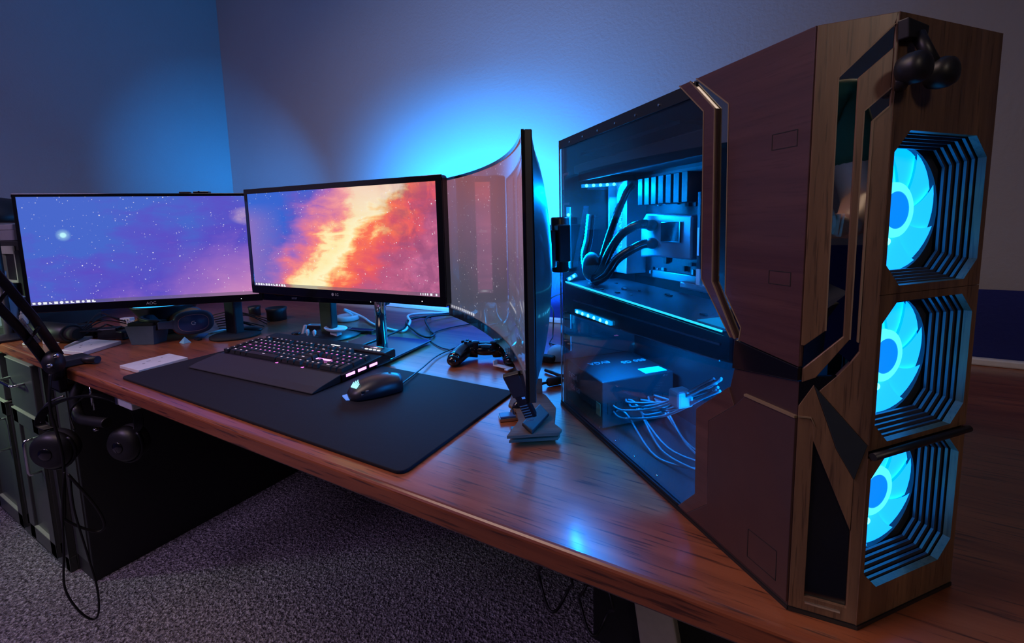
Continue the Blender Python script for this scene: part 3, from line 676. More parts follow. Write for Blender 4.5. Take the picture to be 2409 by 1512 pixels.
# inner frame with a big rounded cut-out near the glass: top rail and rear drop
fr_ = MB()
fr_.box((.030, .07, .455), (.16, PLn-.004, .470)); fr_.box((.026, .07, .438), (.030, PLn-.03, .470)); 
fr_.build('inner_top_tray', M_IN, pc, bevel=.002)
MB().box((.09, .30, .470), (.1, .306, .514)).box((.03, .2, .485), (.16, .47, .490)).build('radiator_bracket', M_INB, pc)
# front fans (lit)
M_FANB = plain('lit_translucent_blade', (.2, .5, .6), .4, emit=(.0, .27, 1.0), es=2.2)
M_FANR = glowmat('lit_hub_ring', (.06, .62, 1.0), 1.8)
M_FANH = glowmat('lit_hub', (.0, .20, .80), 1.3)
def fan_blades(mb, r0, r1, n, pitch, T, cov=.92):
    for k in range(n):
        a0 = 2*pi*k/n; rings = []
        for i in range(7):
            t_ = i/6; r = r0+(r1-r0)*t_; sw = .35*t_; da = 2*pi/n*cov
            rings.append([(r*cos(a0+sw+da*j/5), r*sin(a0+sw+da*j/5), pitch*(j/5-.5)) for j in range(6)])
        mb.loft(rings, close=False, caps=False, M=T, smooth=True)
fans = []
FCX = CHX+(OX0+OX1)/2
for k, (a, b) in enumerate(OCT):
    T = frame((1, 0, 0), (0, 0, 1), (0, -1, 0), (FCX, CHY+.0435, (a+b)/2))
    f = thing('case_fan', (0, 0, 0), ['blue-lit fan glowing in the topmost front opening', 'blue-lit fan glowing in the middle front opening', 'blue-lit fan glowing in the lowest front opening'][k], 'fan', M=pM @ T, group='glowing front fans')
    o = MB(); nn = 40
    sq = rrect(-.06, -.06, .06, .06, .008, 9); ci = [(.0575*cos(2*pi*(i+.5)/nn+pi/4-pi/4), .0575*sin(2*pi*(i+.5)/nn)) for i in range(nn)]
    sq = sorted(sq, key=lambda p: atan2(p[1], p[0]) % (2*pi))
    vs = [(x, y, z) for z in (.0, .0125) for (x, y) in sq] + [(x, y, z) for z in (.0, .0125) for (x, y) in ci]
    fs = []
    for i in range(nn):
        j = (i+1) % nn; fs += [(i, j, nn+j, nn+i), (2*nn+i, 2*nn+j, 3*nn+j, 3*nn+i), (nn+i, nn+j, 3*nn+j, 3*nn+i), (i, j, 2*nn+j, 2*nn+i)]
    o.add(vs, fs); o.build('frame', plain('fan_frame_black', (.03, .035, .045), .4), f)
    bl = MB(); fan_blades(bl, .021, .0568, 9, .0035, Matrix.Translation((0, 0, .0095)), 1.10); bl.build('rotor', M_FANB, f)
    MB().lathe([(.0255, .006), (.0250, .0115), (.0230, .0128), (.0170, .0125)], 40, cap=False).build('hub_ring', M_FANR, f)
    MB().lathe([(.0170, .006), (.0170, .0125), (.0155, .0130), (.001, .0133)], 40).build('hub', M_FANH, f)
    MB().lathe([(.0575, .0060), (.0215, .0055), (.001, .005)], 32, cap=False).build('light_guide', glowmat('lit_backing_%d' % k, (.0, .25, 1.0), 2.0) if k == 0 else bpy.data.materials['lit_backing_0'], f)
    for an in (135, 195, 250):
        MB().ball((.030*cos(radians(an)), .030*sin(radians(an)), .0125), .0035, .0035, .002).build('led', M_LEDB, f)

# ---- things inside the case
def inner(name, label, cat, at): return thing(name, (0, 0, 0), label, cat, M=pM @ Matrix.Translation(at))
gp = inner('graphics_card', 'long black graphics card lying across the case with a bright blue edge line', 'graphics card', (.02, .30, .205))
def I(p, at): return Vector(p)-Vector(at)
ga = (.02, .30, .205); TG = Matrix.Translation(-Vector(ga))
MB().prism([(.508, .186), (.13, .206), (.065, .212), (.065, .238), (.508, .247)], .008, .125, M=TG @ YZ).build('shroud', M_BLACKG, gp, bevel=.002)
MB().prism([(.500, .2472), (.10, .2415), (.10, .2425), (.500, .2490)], .010, .128, M=TG @ YZ).build('backplate', plain('brushed_backplate', (.10, .11, .13), .28, .8), gp)
MB().prism([(.498, .2475), (.10, .2412), (.10, .2432), (.498, .2502)], .0085, .0105, M=TG @ YZ).build('light_line', glowmat('cyan_edge_light', (.02, .60, 1.0), 2.2), gp)
MB().prism([(.46, .2175), (.10, .2265), (.10, .2285), (.46, .2195)], .0066, .0085, M=TG @ YZ).build('trim_line', M_STEEL, gp)
MB().prism([(.30, .1985), (.10, .2085), (.10, .210), (.30, .200)], .0066, .0085, M=TG @ YZ).build('trim_line', M_STEEL, gp)
MB().prism([(.150, .2432), (.10, .2424), (.10, .2430), (.150, .2440)], .02, .120, M=TG @ YZ).build('lit_corner', glowmat('cyan_pad', (.0, .30, .75), .9), gp)
random.seed(3)
for i in range(14):
    x, y = random.uniform(.02, .11), random.uniform(.16, .46); s_ = random.uniform(.0012, .003)
    z = .2425+(y-.10)/.40*.0065
    MB().box((x-s_, y-s_*1.5, z-.0005), (x+s_, y+s_*1.5, z+.0018), M=TG).build('capacitor', M_IN if i % 3 else M_STEEL, gp)
for k in range(2): 
    r = .030; MB().lathe([(r, -.002), (r, .0), (.010, .002)], 28, M=TG @ frame((0, 1, 0), (-1, 0, 0), (0, 0, -1), (.065, .20+.17*k, .203))).build('cooling_fan', M_BLACK, gp)
# motherboard on the right wall
mbp = inner('motherboard', 'circuit board on the far wall of the case behind the cooler', 'motherboard', (.165, .35, .33)); T = Matrix.Translation((-.165, -.35, -.33))
MB().box((.163, .17, .255), (.166, .49, .450), M=T).build('board', plain('dark_circuit_board', (.02, .03, .04), .4), mbp)
MB().box((.118, .455, .262), (.163, .492, .440), M=T).build('port_shroud', plain('grey_port_shroud', (.30, .34, .38), .35, .3), mbp, bevel=.002)
MB().box((.104, .494, .262), (.150, .500, .440), M=T).build('port_plate', plain('bright_port_plate', (.62, .66, .70), .35, .4), mbp, bevel=.001)
lettering('lettering', 'TUF GAMING', .017, T @ frame((0, 0, 1), (0, 1, 0), (-1, 0, 0), (.1175, .474, .352)), M_PRINTW, mbp, .0004)
random.seed(11)
for i in range(46):
    y, z = random.uniform(.24, .45), random.choice((random.uniform(.258, .295), random.uniform(.258, .30), random.uniform(.39, .44))); a, b = random.uniform(.002, .006), random.uniform(.002, .005)
    MB().box((.163-random.uniform(.002, .008), y-a, z-b), (.163, y+a, z+b), M=T).build('component', [M_STEEL, M_IN, M_GREY][i % 3], mbp)
for k in range(7): MB().box((.128, .30+k*.020, .392), (.163, .314+k*.020, .440), M=T).build('cooling_fin', M_IN, mbp, bevel=.001)
MB().box((.152, .24, .258), (.163, .42, .272), M=T).build('card_slot', M_STEEL, mbp, bevel=.001)
MB().box((.140, .20, .250), (.163, .33, .262), M=T).build('heatsink', plain('brushed_heatsink', (.45, .5, .55), .3, .8), mbp, bevel=.003)
# cooler pump with display and two hoses to the rear-left
cl = inner('liquid_cooler', 'liquid cooler block with square dark display and ribbed black hoses', 'cooler', (.14, .33, .33)); T = Matrix.Translation((-.14, -.33, -.33))
y0, z0_ = PS(1607, 602, .115); y1, z1_ = PS(1538, 515, .115)
MB().prism([(y0-.012, z0_-.006), (y1+.004, z0_-.006), (y1+.045, z0_-.01), (y1+.045, z1_-.005), (y1+.03, z1_+.010), (y0-.012, z1_+.004)], .120, .160, M=T @ YZ).build('block', plain('grey_blue_block', (.20, .25, .30), .35, .3), cl, bevel=.003)
a, b = PS(1600, 570, .119), PS(1556, 522, .119)
MB().box((.1175, a[0], a[1]), (.1215, b[0], b[1]), M=T).build('display', M_BLACKG, cl, bevel=.0008)
MB().box((.1170, a[0]-.001, a[1]-.001), (.1176, a[0]+.0008, b[1]+.001), M=T).build('display_rim', M_STEEL, cl)
M_HOSE = plain('ribbed_hose', (.004, .004, .005), .22, coat=.3)
def hose(pix, r=.0075):
    pts = bez([pMi @ PL(px, py, PCO+pS*x, pS) if x is not None else Vector(px) for px, py, x in pix], 14)
    rs = [r*(1.0 if i % 2 else 1.12) for i in range(len(pts))]
    MB().tube(pts, rs, 12, M=T).build('hose', M_HOSE, cl)
hose([(1530, 530, .115), (1505, 528, .095), (1465, 548, .075), (1435, 590, .058), (1412, 640, .042), (1395, 650, .036)])
hose([(1532, 572, .115), (1510, 575, .100), (1480, 590, .080), (1450, 612, .062), (1425, 648, .045), (1400, 662, .036)])
def fit_end(px, py, x):
    p = pMi @ PL(px, py, PCO+pS*x, pS); MB().ball(p, .012, .012, .010, M=T).build('fitting', M_BLACK, cl)
fit_end(1533, 530, .115); fit_end(1533, 572, .115)
hose([(1400, 655, .036), (1385, 640, .036), (1378, 600, .040), (1385, 560, .050), (1390, 505, .055)], .0085)
hose([(1408, 640, .045), (1425, 580, .060), (1445, 520, .075), (1470, 460, .09), (1490, 432, .10)], .0065)
MB().ball(pMi @ PL(1392, 628, PCO+pS*.037, pS), .018, .018, .028, M=T).build('elbow', M_BLACK, cl)
# memory sticks
for k, yy in enumerate((.262, .248, .234, .220)):
    r_ = inner('memory_stick', ['memory stick nearest the cooler block', 'memory stick second from the cooler block', 'memory stick third from the cooler block', 'memory stick farthest from the cooler block'][k], 'memory', (.14, yy, .34))
    MB().box((-.022, -.0035, -.05), (.022, .0035, .065)).build('heat_spreader', plain('memory_spreader', (.05, .06, .07), .3, .6) if k == 0 else bpy.data.materials['memory_spreader'], r_, bevel=.001)
    MB().box((-.0225, -.002, -.03), (-.0222, .002, .012)).build('label_strip', M_PRINTW, r_)
    MB().prism([(-.012, .05), (-.002, .05), (-.007, .038)], .0036, .0041, M=frame((1, 0, 0), (0, 0, 1), (0, 1, 0), (0, 0, 0))).build('triangle_mark', M_PRINTW, r_)
    r_['group'] = 'memory sticks'
    MB().box((-.022, -.004, -.075), (.02, .004, -.0505)).build('latch', M_WHITE, r_, bevel=.0008)
# power supply
ps_ = inner('power_supply', 'black power supply box with white lettering at the bottom rear of the case', 'power supply', (.08, .43, .05)); T = Matrix.Translation((-.08, -.43, -.05))
MB().box((.012, .362, .0105), (.158, .500, .093), M=T).build('housing', plain('power_supply_black', (.022, .025, .03), .42, .3), ps_, bevel=.002)
SD = lambda y, z: T @ frame((0, -1, 0), (0, 0, 1), (-1, 0, 0), (.0118, y, z))
lettering('lettering', 'EVGA', .015, SD(.474, .066), M_WHITE, ps_)
lettering('lettering', '850 G5', .013, SD(.465, .045), M_PRINT, ps_)
TP = lambda x, y: T @ frame((-1, 0, 0), (0, -1, 0), (0, 0, 1), (x, y, .0932))
lettering('lettering', 'EVGA', .018, TP(.058, .455), M_PRINT, ps_, .0003)
lettering('lettering', '850 G5', .018, TP(.125, .44), M_PRINT, ps_, .0003)
MB().box((.105, .370, .093), (.150, .395, .0936), M=T).build('spec_label', M_PAPER, ps_)
MB().box((.0112, .368, .030), (.0122, .382, .052), M=T).build('efficiency_badge', plain('gold_badge', (.45, .38, .16), .4, .3), ps_)
for i in range(8):
    x = .022+.016*i; MB().box((x, .3605, .035), (x+.012, .3622, .055), M=T).build('socket', M_RUBBER, ps_)
# power cables from the supply to the front
random.seed(5)
for k in range(16):
    a = Vector((random.uniform(.03, .12), .358, random.uniform(.035, .058)))
    e = (pMi @ PL(1690+random.uniform(-10, 8), 903+random.uniform(-14, 18), PCO+pS*.06, pS)) if k < 11 else Vector((.05+.01*(k-11), .17, .03))
    m1 = a + Vector((random.uniform(-.01, .01), -.025, random.uniform(-.004, .006))); m2 = a.lerp(e, .55)+Vector((random.uniform(-.012, .012), 0, -.018+random.uniform(-.006, .006)))
    cb = MB().tube([pM @ p for p in bez([a, m1, m2, e], 8)], .0019, 6).build('power_cable', plain('sleeved_cable', (.08, .09, .10), .5) if k == 0 else bpy.data.materials['sleeved_cable'])
    tag(cb, 'thin sleeved cable of the bundle running from the power supply to the case front', 'cable', 'bundle of power supply cables')
cc = MB(); p = pMi @ PL(1600, 935, PCO+pS*.05, pS)
cc.box((p.x-.012, p.y-.012, p.z-.012), (p.x+.014, p.y+.012, p.z+.012)); tag(cc.build('cable_tie', M_GREY, bevel=.004), 'grey fabric tie around the power supply cable bundle', 'cable tie').matrix_basis = pM
# led strips
def ledstrip(label, a, b, zz, n=6):
    a, b = Vector(a), Vector(b); o = thing('led_strip', (0, 0, 0), label, 'led strip', M=pM, group='blue light strips in the case')
    d_ = (b-a).normalized(); m_ = (a+b)/2
    MB().tube([a, b], .0045, 4).build('tape', M_LEDSTRIP, o)
    for i in range(n):
        MB().ball(a.lerp(b, (i+.5)/n)+Vector(zz), .0030).build('led', M_LEDB, o)
    return o
ledstrip('blue light strip high on the rear wall of the case', (.043, .492, .4315), (.133, .492, .4365), (-.0, -.004, 0))
ledstrip('blue light strip along the underside of the graphics card', (.007, .448, .2010), (.007, .323, .2035), (-.003, 0, 0))
ledstrip('blue light strip standing upright at the rear edge of the glass', (.016, .496, .275), (.016, .496, .392), (-.002, -.003, 0), 4)
ledstrip('blue light strip low beside the rear slots above the graphics card', (.012, .494, .253), (.030, .494, .262), (-.002, -.003, 0), 2)
def pl(p): return tuple(pM @ Vector(p))
area('case_light_top', pl((.088, .480, .428)), pl((.088, .33, .30)), .09, .01, 3.0, (0, .26, 1.0))
area('case_light_rear', pl((.030, .485, .335)), pl((.12, .35, .30)), .02, .12, 4.0, (0, .26, 1.0))
area('case_light_card', pl((.030, .385, .183)), pl((.08, .36, .08)), .12, .008, 2.2, (0, .25, 1.0), 110)
area('case_light_front', pl((.09, .07, .15)), pl((.09, .3, .12)), .08, .2, 6.0, (0, .25, 1.0))
area('case_light_glass', pl((.010, .47, .33)), pl((-.25, .50, .50)), .015, .12, .14, (0, .25, 1.0), 75)

# hook with two round knobs on the front corner
hk = thing('headset_hook', (0, 0, 0), 'black bracket with two round knobs high on the case front', 'hook', M=pM)
q = [PR(2113, 48, CHY-.001), PR(2163, 68, CHY-.001), PR(2158, 98, CHY-.001), PR(2113, 96, CHY-.001)]
XZ = lambda y: frame((1, 0, 0), (0, 0, 1), (0, -1, 0), (0, y, 0))
MB().prism(q, .0002, .008, M=XZ(CHY)).build('mounting_plate', M_BLACK, hk, bevel=.001)
def fp(px, py, off): x, z = PR(px, py, CHY-off); return Vector((x, CHY-off, z))
MB().tube([fp(2160, 80, .006), fp(2178, 115, .012), fp(2200, 160, .014)], [.0045, .0045, .005], 10).build('arm', M_BLACK, hk)
MB().tube([fp(2118, 205, .003), fp(2125, 190, .012), fp(2140, 168, .014)], [.004, .0045, .005], 10).build('arm', M_BLACK, hk)
for px, py in ((2212, 172), (2148, 160)):
    c = fp(px, py, .016); MB().lathe([(.004, -.009), (.0095, -.007), (.0112, -.002), (.0112, .004), (.0095, .008), (.005, .010), (.0008, .0105)], 24, M=Matrix.Translation(c) @ Matrix.Rotation(radians(90), 4, 'X')).build('knob', M_BLACK, hk)

# ================================================================== DESK MAT, KEYBOARD, MOUSE
MATH = .0055
c = [DZ(283, 888, .003), DZ(946, 1116, .003), DZ(1210, 922, .003), DZ(560, 811, .003)]
c[3] = c[0] + (c[2]-c[1])
M_MAT = plain('black_cloth_mat', (.012, .011, .016), .8, spec=.25, bump=.3)
def roundpoly(P, r, n=5):
    out = []
    for i in range(len(P)):
        a, b, d = Vector(P[i-1]), Vector(P[i]), Vector(P[(i+1) % len(P)])
        u1, u2 = (a-b).normalized(), (d-b).normalized(); s_, e_ = b+u1*r, b+u2*r
        for k in range(n+1): t = k/n; out.append(tuple(s_*(1-t)**2+b*2*t*(1-t)+e_*t*t))
    return out
o = MB().prism(roundpoly([(p.x, p.y) for p in c], .018), DESK+.0002, DESK+MATH).build('desk_mat', M_MAT, bevel=.0015)
tag(o, 'wide black cloth desk mat under the keyboard and mouse', 'desk mat')

KB = Matrix.Translation((-1.300, .5525, DESK+MATH)) @ Matrix.Rotation(radians(3.0), 4, 'Z')
kb = thing('keyboard', (0, 0, 0), 'black mechanical keyboard with magenta backlit keys', 'keyboard', M=KB)
KW = .466; M_KB = plain('brushed_black_aluminium', (.022, .021, .024), .35, .6); M_WR = plain('dark_rubber_wrist_rest', (.022, .019, .023), .6, bump=.2)
YX = frame((0, 1, 0), (0, 0, 1), (1, 0, 0), (0, 0, 0))
MB().prism([(.0, .001), (.0, .004), (.02, .010), (.078, .020), (.078, .001)], .002, KW-.002, M=YX).build('wrist_rest', M_WR, kb, bevel=.002)
MB().prism([(.080, .001), (.080, .018), (.245, .030), (.252, .026), (.252, .0095)], 0, KW, M=YX).build('case', M_KB, kb, bevel=.002)
MB().prism([(.214, .0275), (.214, .033), (.250, .0355), (.256, .031), (.256, .0120), (.25, .0098)], .0, KW+.004, M=YX).build('top_housing', M_BLACK, kb, bevel=.003)
U = .0190; slope = atan2(.012, .165)
def keyrows():
    R = []
    X0 = .028; navx = X0+15.25*U; numx = X0+18.5*U
    def row(r, widths, x=X0):
        for q in widths:
            if q > 0: R.append((x, r, q, 1))
            x += abs(q)*U
    row(5.25, [1, -1, 1, 1, 1, 1, -.5, 1, 1, 1, 1, -.5, 1, 1, 1, 1]); row(4, [1]*13+[2]); row(3, [1.5]+[1]*12+[1.5]); row(2, [1.75]+[1]*11+[2.25]); row(1, [2.25]+[1]*10+[2.75]); row(0, [1.25, 1.25, 1.25, 6.25, 1.25, 1.25, 1.25, 1.25])
    row(5.25, [1, 1, 1], navx); row(4, [1, 1, 1], navx); row(3, [1, 1, 1], navx); row(1, [-1, 1], navx); row(0, [1, 1, 1], navx)
    row(4, [1, 1, 1, 1], numx); row(3, [1, 1, 1], numx); row(2, [1, 1, 1], numx); row(1, [1, 1, 1], numx); row(0, [2, 1], numx)
    R.append((numx+3*U, 2, 1, 2)); R.append((numx+3*U, 0, 1, 2))
    return R
keys = sorted(keyrows(), key=lambda k: -(k[0]-k[1]*U))
M_KEY = plain('matt_black_keycap', (.012, .012, .014), .5)
def kmesh(mb, x, r, wd, ht, hot):
    y = .0885+r*U; z = .0185+(y-.080)*tan_; a = .0012
    x0_, x1_, ya, yb = x+a, x+wd*U-a, y+a, y+ht*U-a; zt = z+.0095
    T = Matrix.Translation((0, 0, 0))
    mb.loft([[(x0_, ya, z), (x1_, ya, z), (x1_, yb, z+ht*.0012), (x0_, yb, z+ht*.0012)], [(x0_+.0022, ya+.002, zt-.0006), (x1_-.0022, ya+.002, zt-.0006), (x1_-.0022, yb-.0012, zt+ht*.0012), (x0_+.0022, yb-.0012, zt+ht*.0012)]], smooth=False)
    cx_, cy_ = (x0_+x1_)/2, yb-.0058; w_ = .0026 if wd < 1.4 else .0042; zz = zt+.0009+(ht-1)*.0012
    mb.box((cx_-w_, cy_-.0011, zz-.0006), (cx_+w_, cy_+.0011, zz+.00025), mi=1)
tan_ = .012/.165
M_LEG = [M_PINK, glowmat('pale_magenta_led', (.95, .75, 1.0), .75), glowmat('dim_violet_led', (.55, .35, .75), .5)]
random.seed(2); rest = MB()
for i, (x, r, wd, ht) in enumerate(keys):
    hot = 0 if (1 <= r <= 3 and random.random() < .75) else (1 if random.random() < .7 else 2)
    if i < 98: mb = MB(); kmesh(mb, x, r, wd, ht, hot); mb.build('keycap', [M_KEY, M_LEG[hot]], kb)
    else: kmesh(rest, x, r, wd, ht, hot)
tag(rest.build('remaining_keycaps', [M_KEY, M_LEG[1]], kb), kind='stuff')
for k in range(6):
    y = .0885+(k*.92)*U; z = .0185+(y-.080)*tan_
    MB().box((.004, y+.001, z), (.020, y+.0165, z+.009)).box((.010, y+.007, z+.0088), (.014, y+.009, z+.0094), mi=1).build('macro_key', [M_KEY, M_LEG[1]], kb, bevel=.0008)
for k, y in enumerate((.092, .128, .165)):
    MB().box((KW-.0015, y, .010), (KW+.0012, y+.026, .0165)).build('side_light', M_PINKHOT, kb, bevel=.0006)
MB().box((.028+15.4*U, .0885+2.15*U, .0250), (.028+18.0*U, .0885+2.55*U, .0262)).build('bare_plate_glow', M_PINKHOT, kb)
MB().box((.028+13.2*U, .0885+5.95*U+.012, .0350), (.028+14.9*U, .0885+5.95*U+.0145, .0357)).build('brand_light', M_WLED, kb)
for k in range(5): MB().box((KW-.085+k*.014, .222, .0338), (KW-.077+k*.014, .226, .0348)).build('media_key', M_WLED if k else M_CHROME, kb)
MB().tube([(KW-.085, .236, .0352), (KW-.02, .236, .0352)], .0045, 14).build('volume_roller', M_STEEL, kb)
for k, x in enumerate((.235, .330)):
    MB().prism([(x, .0782), (x+.008, .0782), (x+.004, .0845)], .0196, .0206).build('joint_light', M_PINK, kb)
MB().box((.12, .0785, .0188), (.335, .0795, .0196)).build('joint_line', M_STEEL, kb)
cb = MB().tube(bez([tuple(KB @ Vector((.25, .256, .012))), (-1.03, .86, DESK+.0085+.004), tuple(DZ(900, 793, .014)), tuple(DZ(948, 772, .012)), tuple(DZ(966, 748, .010)), (-1.12, 1.30, DESK+.005)], 12), .0036, 8).build('keyboard_cable', M_CABLE)
tag(cb, 'thick black keyboard cable crossing the square monitor base', 'cable')

# mouse: rear towards the left front, nose towards the wall
mo = thing('computer_mouse', (0, 0, 0), 'black thumb-button gaming mouse with a pale blue lit logo', 'mouse', M=Matrix.Translation((-.722, .646, DESK+MATH)) @ Matrix.Rotation(radians(-32), 4, 'Z') @ Matrix.Diagonal((.92, .92, .92, 1)))
rings = []
for i in range(15):
    t = i/14; y = -.060+.120*t
    w_ = .030+.006*sin(pi*min(1, t*1.15)); w_ *= (sin(min(1, t*5+.12)*pi/2))**.5*(1 if t < .9 else 1-.25*(t-.9)/.1)
    h_ = (.041*sin(pi*(.12+.60*t))**.9)*(1 if t > .02 else .6)
    ring = []
    for j in range(21):
        a = pi*j/20; xx = -cos(a)*w_*(1.1 if a > pi/2 else 1.0); zz = .003+h_*abs(sin(a))**.62
        ring.append((xx, y, zz))
    ring += [(w_*.95, y, .001), (-w_*.9, y, .001)]
    rings.append(ring)
MB().loft(rings).build('shell', plain('satin_black_shell', (.022, .020, .024), .38, spec=.6), mo)
for k in range(4):
    for j in range(3):
        MB().box((.0325, -.036+k*.0095, .006+j*.0062), (.0368, -.0285+k*.0095, .0108+j*.0062)).build('thumb_button', M_GREY if (k+j) % 2 else M_BLACK, mo, bevel=.0012)
lm = MB(); LT = Matrix.Translation((.010, -.0440, .0310)) @ Matrix.Rotation(radians(30), 4, 'Z') @ Matrix.Rotation(radians(48), 4, 'X') @ Matrix.Scale(1.35, 4)
for k, (dx, hh) in enumerate(((-.0062, .007), (-.0032, .010), (.0, .0125), (.0032, .010), (.0062, .007))):
    lm.prism([(dx-.0012, -.004), (dx+.0012, -.004), (dx+.0014+dx*.12, hh-.004), (dx+dx*.12, hh-.0025)], .0, .0008, M=LT)
lm.prism([(-.007, -.005), (.007, -.005), (.006, -.001), (-.006, -.001)], 0, .0008, M=LT)
lm.build('lit_logo', glowmat('pale_cyan_logo_light', (.35, .9, 1.0), 1.4), mo)
MB().prism([(-.016, -.070), (.012, -.066), (.016, -.058), (-.018, -.058)], .0004, .0045).build('rear_glow_bar', glowmat('soft_blue_light', (.12, .30, 1.0), .9), mo, bevel=.001)
MB().tube([(-.004, .034, .034), (.004, .034, .034)], .009, 16).build('wheel', M_RUBBER, mo)
MB().ball((-.006, .012, .0395), .0022, .0032, .0014).build('indicator', M_WLED, mo)
a = mo.matrix_basis @ Vector((0, .060, .008))
cb = MB().tube(bez([tuple(a), tuple(DZ(990, 868, .010)), tuple(DZ(1030, 836, .006)), tuple(DZ(1078, 815, .005)), tuple(DZ(1070, 822, .003)), tuple(DZ(1040, 818, .003)), tuple(DZ(1012, 800, .003)), tuple(DZ(1020, 783, .003)), tuple(DZ(1052, 772, .003)), tuple(DZ(1100, 763, .003)), tuple(DZ(1160, 755, .003))], 12), .0019, 7).build('mouse_cable', M_CABLE)
tag(cb, 'thin black mouse cable curving over the mat towards the wall', 'cable')

# game controller half hidden by the curved monitor
gc = thing('game_controller', (0, 0, 0), 'glossy black game controller peeking from behind the curved monitor', 'game controller', M=Matrix.Translation((-.640, .955, DESK+.001)) @ Matrix.Rotation(radians(24), 4, 'Z'))
b = MB()
for s_ in (-1, 1):
    pts = bez([(s_*.022, .012, .026), (s_*.052, .004, .027), (s_*.068, -.030, .020), (s_*.074, -.055, .0150)], 5)
    n_ = len(pts); b.tube(pts, [.0235-.0045*(i/(n_-1)) if i < n_-1 else .010 for i in range(n_)], 16)
    b.ball((s_*.0745, -.056, .0155), .0175, .0165, .0150)
b.ball((0, .006, .027), .045, .024, .016)
b.build('body', M_BLACKG, gc)
for s_ in (-1, 1):
    MB().lathe([(.0075, .034), (.0060, .046), (.0095, .049), (.0095, .052), (.001, .0525)], 18, M=Matrix.Translation((s_*.024, -.010, 0))).build('thumbstick', M_RUBBER, gc)
    MB().box((s_*.05-.014, .018, .024), (s_*.05+.014, .032, .038)).build('shoulder_button', M_BLACK, gc, bevel=.004)
for dx, dy in ((0, .010), (0, -.010), (.010, 0), (-.010, 0)):
    MB().lathe([(.0050, .044), (.0050, .0515), (.004, .0525), (.001, .0527)], 14, M=Matrix.Translation((.052+dx, .006+dy, 0))).build('button', M_BLACKG, gc)
    MB().box((-.052+dx-.004, .006+dy-.004, .044), (-.052+dx+.004, .006+dy+.004, .0515)).build('direction_pad', M_BLACK, gc, bevel=.001)
MB().box((-.020, .006, .040), (.020, .026, .0445)).build('touch_pad', M_BLACK, gc, bevel=.002)

# ================================================================== SMALL THINGS BEHIND THE KEYBOARD
def simple(name, mb, mat, label, cat, group=None, **kw): return tag(mb.build(name, mat, **kw), label, cat, group)
p = DZ(818, 747, .01)
MB_ = MB().lathe([(.040, .0), (.043, .004), (.043, .016), (.040, .020), (.030, .0195), (.001, .021)], 32, M=Matrix.Translation((p.x, p.y, DESK+.0005)))
simple('charging_puck', MB_, M_WHITE, 'round white puck lying behind the chrome monitor pole', 'charger')
cb = MB().tube(bez([tuple(p+Vector((.03, -.0, .012))), (p.x+.02, p.y-.03, DESK+.05), tuple(DZ(852, 745, .012)), tuple(DZ(878, 762, .006)), tuple(DZ(925, 776, .005)), tuple(DZ(952, 778, .005)), tuple(DZ(965, 757, .02)), tuple(DZ(967, 740, .03)), (-1.10, 1.40, DESK+.006)], 12), .0045, 8).build('white_cable', M_WHITE)
tag(cb, 'thick white cable looping from the puck behind the chrome pole', 'cable')
cb = MB().tube(bez([(-1.08, 1.42, DESK+.006), tuple(DZ(963, 752, .02)), tuple(DZ(978, 780, .008)), tuple(DZ(1005, 793, .007)), tuple(DZ(1022, 786, .007)), tuple(DZ(1012, 776, .007)), tuple(DZ(1010, 745, .02)), (-.98, 1.42, DESK+.006)], 12), .0036, 8).build('black_cable', M_CABLE)
tag(cb, 'black cable making a small loop right of the chrome pole', 'cable')
cb = MB().tube(bez([tuple(DZ(1283, 870, .006)), tuple(DZ(1300, 876, .006)), tuple(DZ(1330, 884, .006)), (-.33, .97, DESK+.006)], 10), .0042, 8).build('black_cable', M_CABLE)
tag(cb, 'black cable between the curved monitor and the computer rear', 'cable')
cb = MB().tube(bez([(-.50, 1.41, DESK+.15), tuple(VY(1298, 700, 1.36)), tuple(VY(1302, 735, 1.30)), tuple(DZ(1300, 790, .004)), tuple(DZ(1296, 808, .004)), (-.46, 1.15, DESK+.004)], 10), .0022, 7).build('black_cable', M_CABLE)
tag(cb, 'thin black cable dropping down the dark blue wall to the desk', 'cable')

# dish on a bracket, two pegs, small tag and slim card, all pale
p = DZ(791, 795, .0); d_ = thing('white_dish', tuple(p), 'pale oval dish on a square bracket behind the keyboard', 'dish')
MB().prism([(-.017, -.010), (.017, -.010), (.013, .012), (-.013, .012)], .001, .024).build('bracket', M_WHITE, d_, bevel=.002)
MB().lathe([(.012, .022), (.036, .026), (.046, .034), (.044, .0365), (.030, .030), (.001, .029)], 32, M=Matrix.Diagonal((1, .62, 1, 1))).build('bowl', M_WHITE, d_)
for k, (px, py) in enumerate(((725, 796), (741, 798))):
    p = DZ(px, py, .0); t_ = thing('white_peg', tuple(p), ['left of two pale plastic pegs standing behind the keyboard', 'right of two pale plastic pegs standing behind the keyboard'][k], 'peg', group='pale plastic pegs behind the keyboard')
    MB().prism([(-.014, -.004), (.016, -.006), (.012, .006), (-.010, .006)], .001, .0045).build('base', M_WHITE, t_, bevel=.0012)
    MB().lathe([(.0040, .004), (.0035, .014), (.0055, .019), (.0058, .027), (.0035, .031), (.0008, .032)], 16).build('pin', M_WHITE, t_)
p = DZ(713, 788, .0); simple('white_clip', MB().loft([[(p.x-.004, p.y-.006, DESK+.001), (p.x+.008, p.y-.006, DESK+.001), (p.x+.008, p.y+.004, DESK+.001), (p.x-.004, p.y+.004, DESK+.001)], [(p.x+.006, p.y, DESK+.036), (p.x+.018, p.y, DESK+.036), (p.x+.018, p.y+.007, DESK+.036), (p.x+.006, p.y+.007, DESK+.036)]]), M_WHITE, 'pale slanted clip leaning left of the two pegs', 'clip', bevel=.002)
p = DZ(742, 777, .0); t_ = thing('small_gadget', tuple(p), 'small dark gadget with a pale framed face behind the pegs', 'gadget', rz=radians(20))
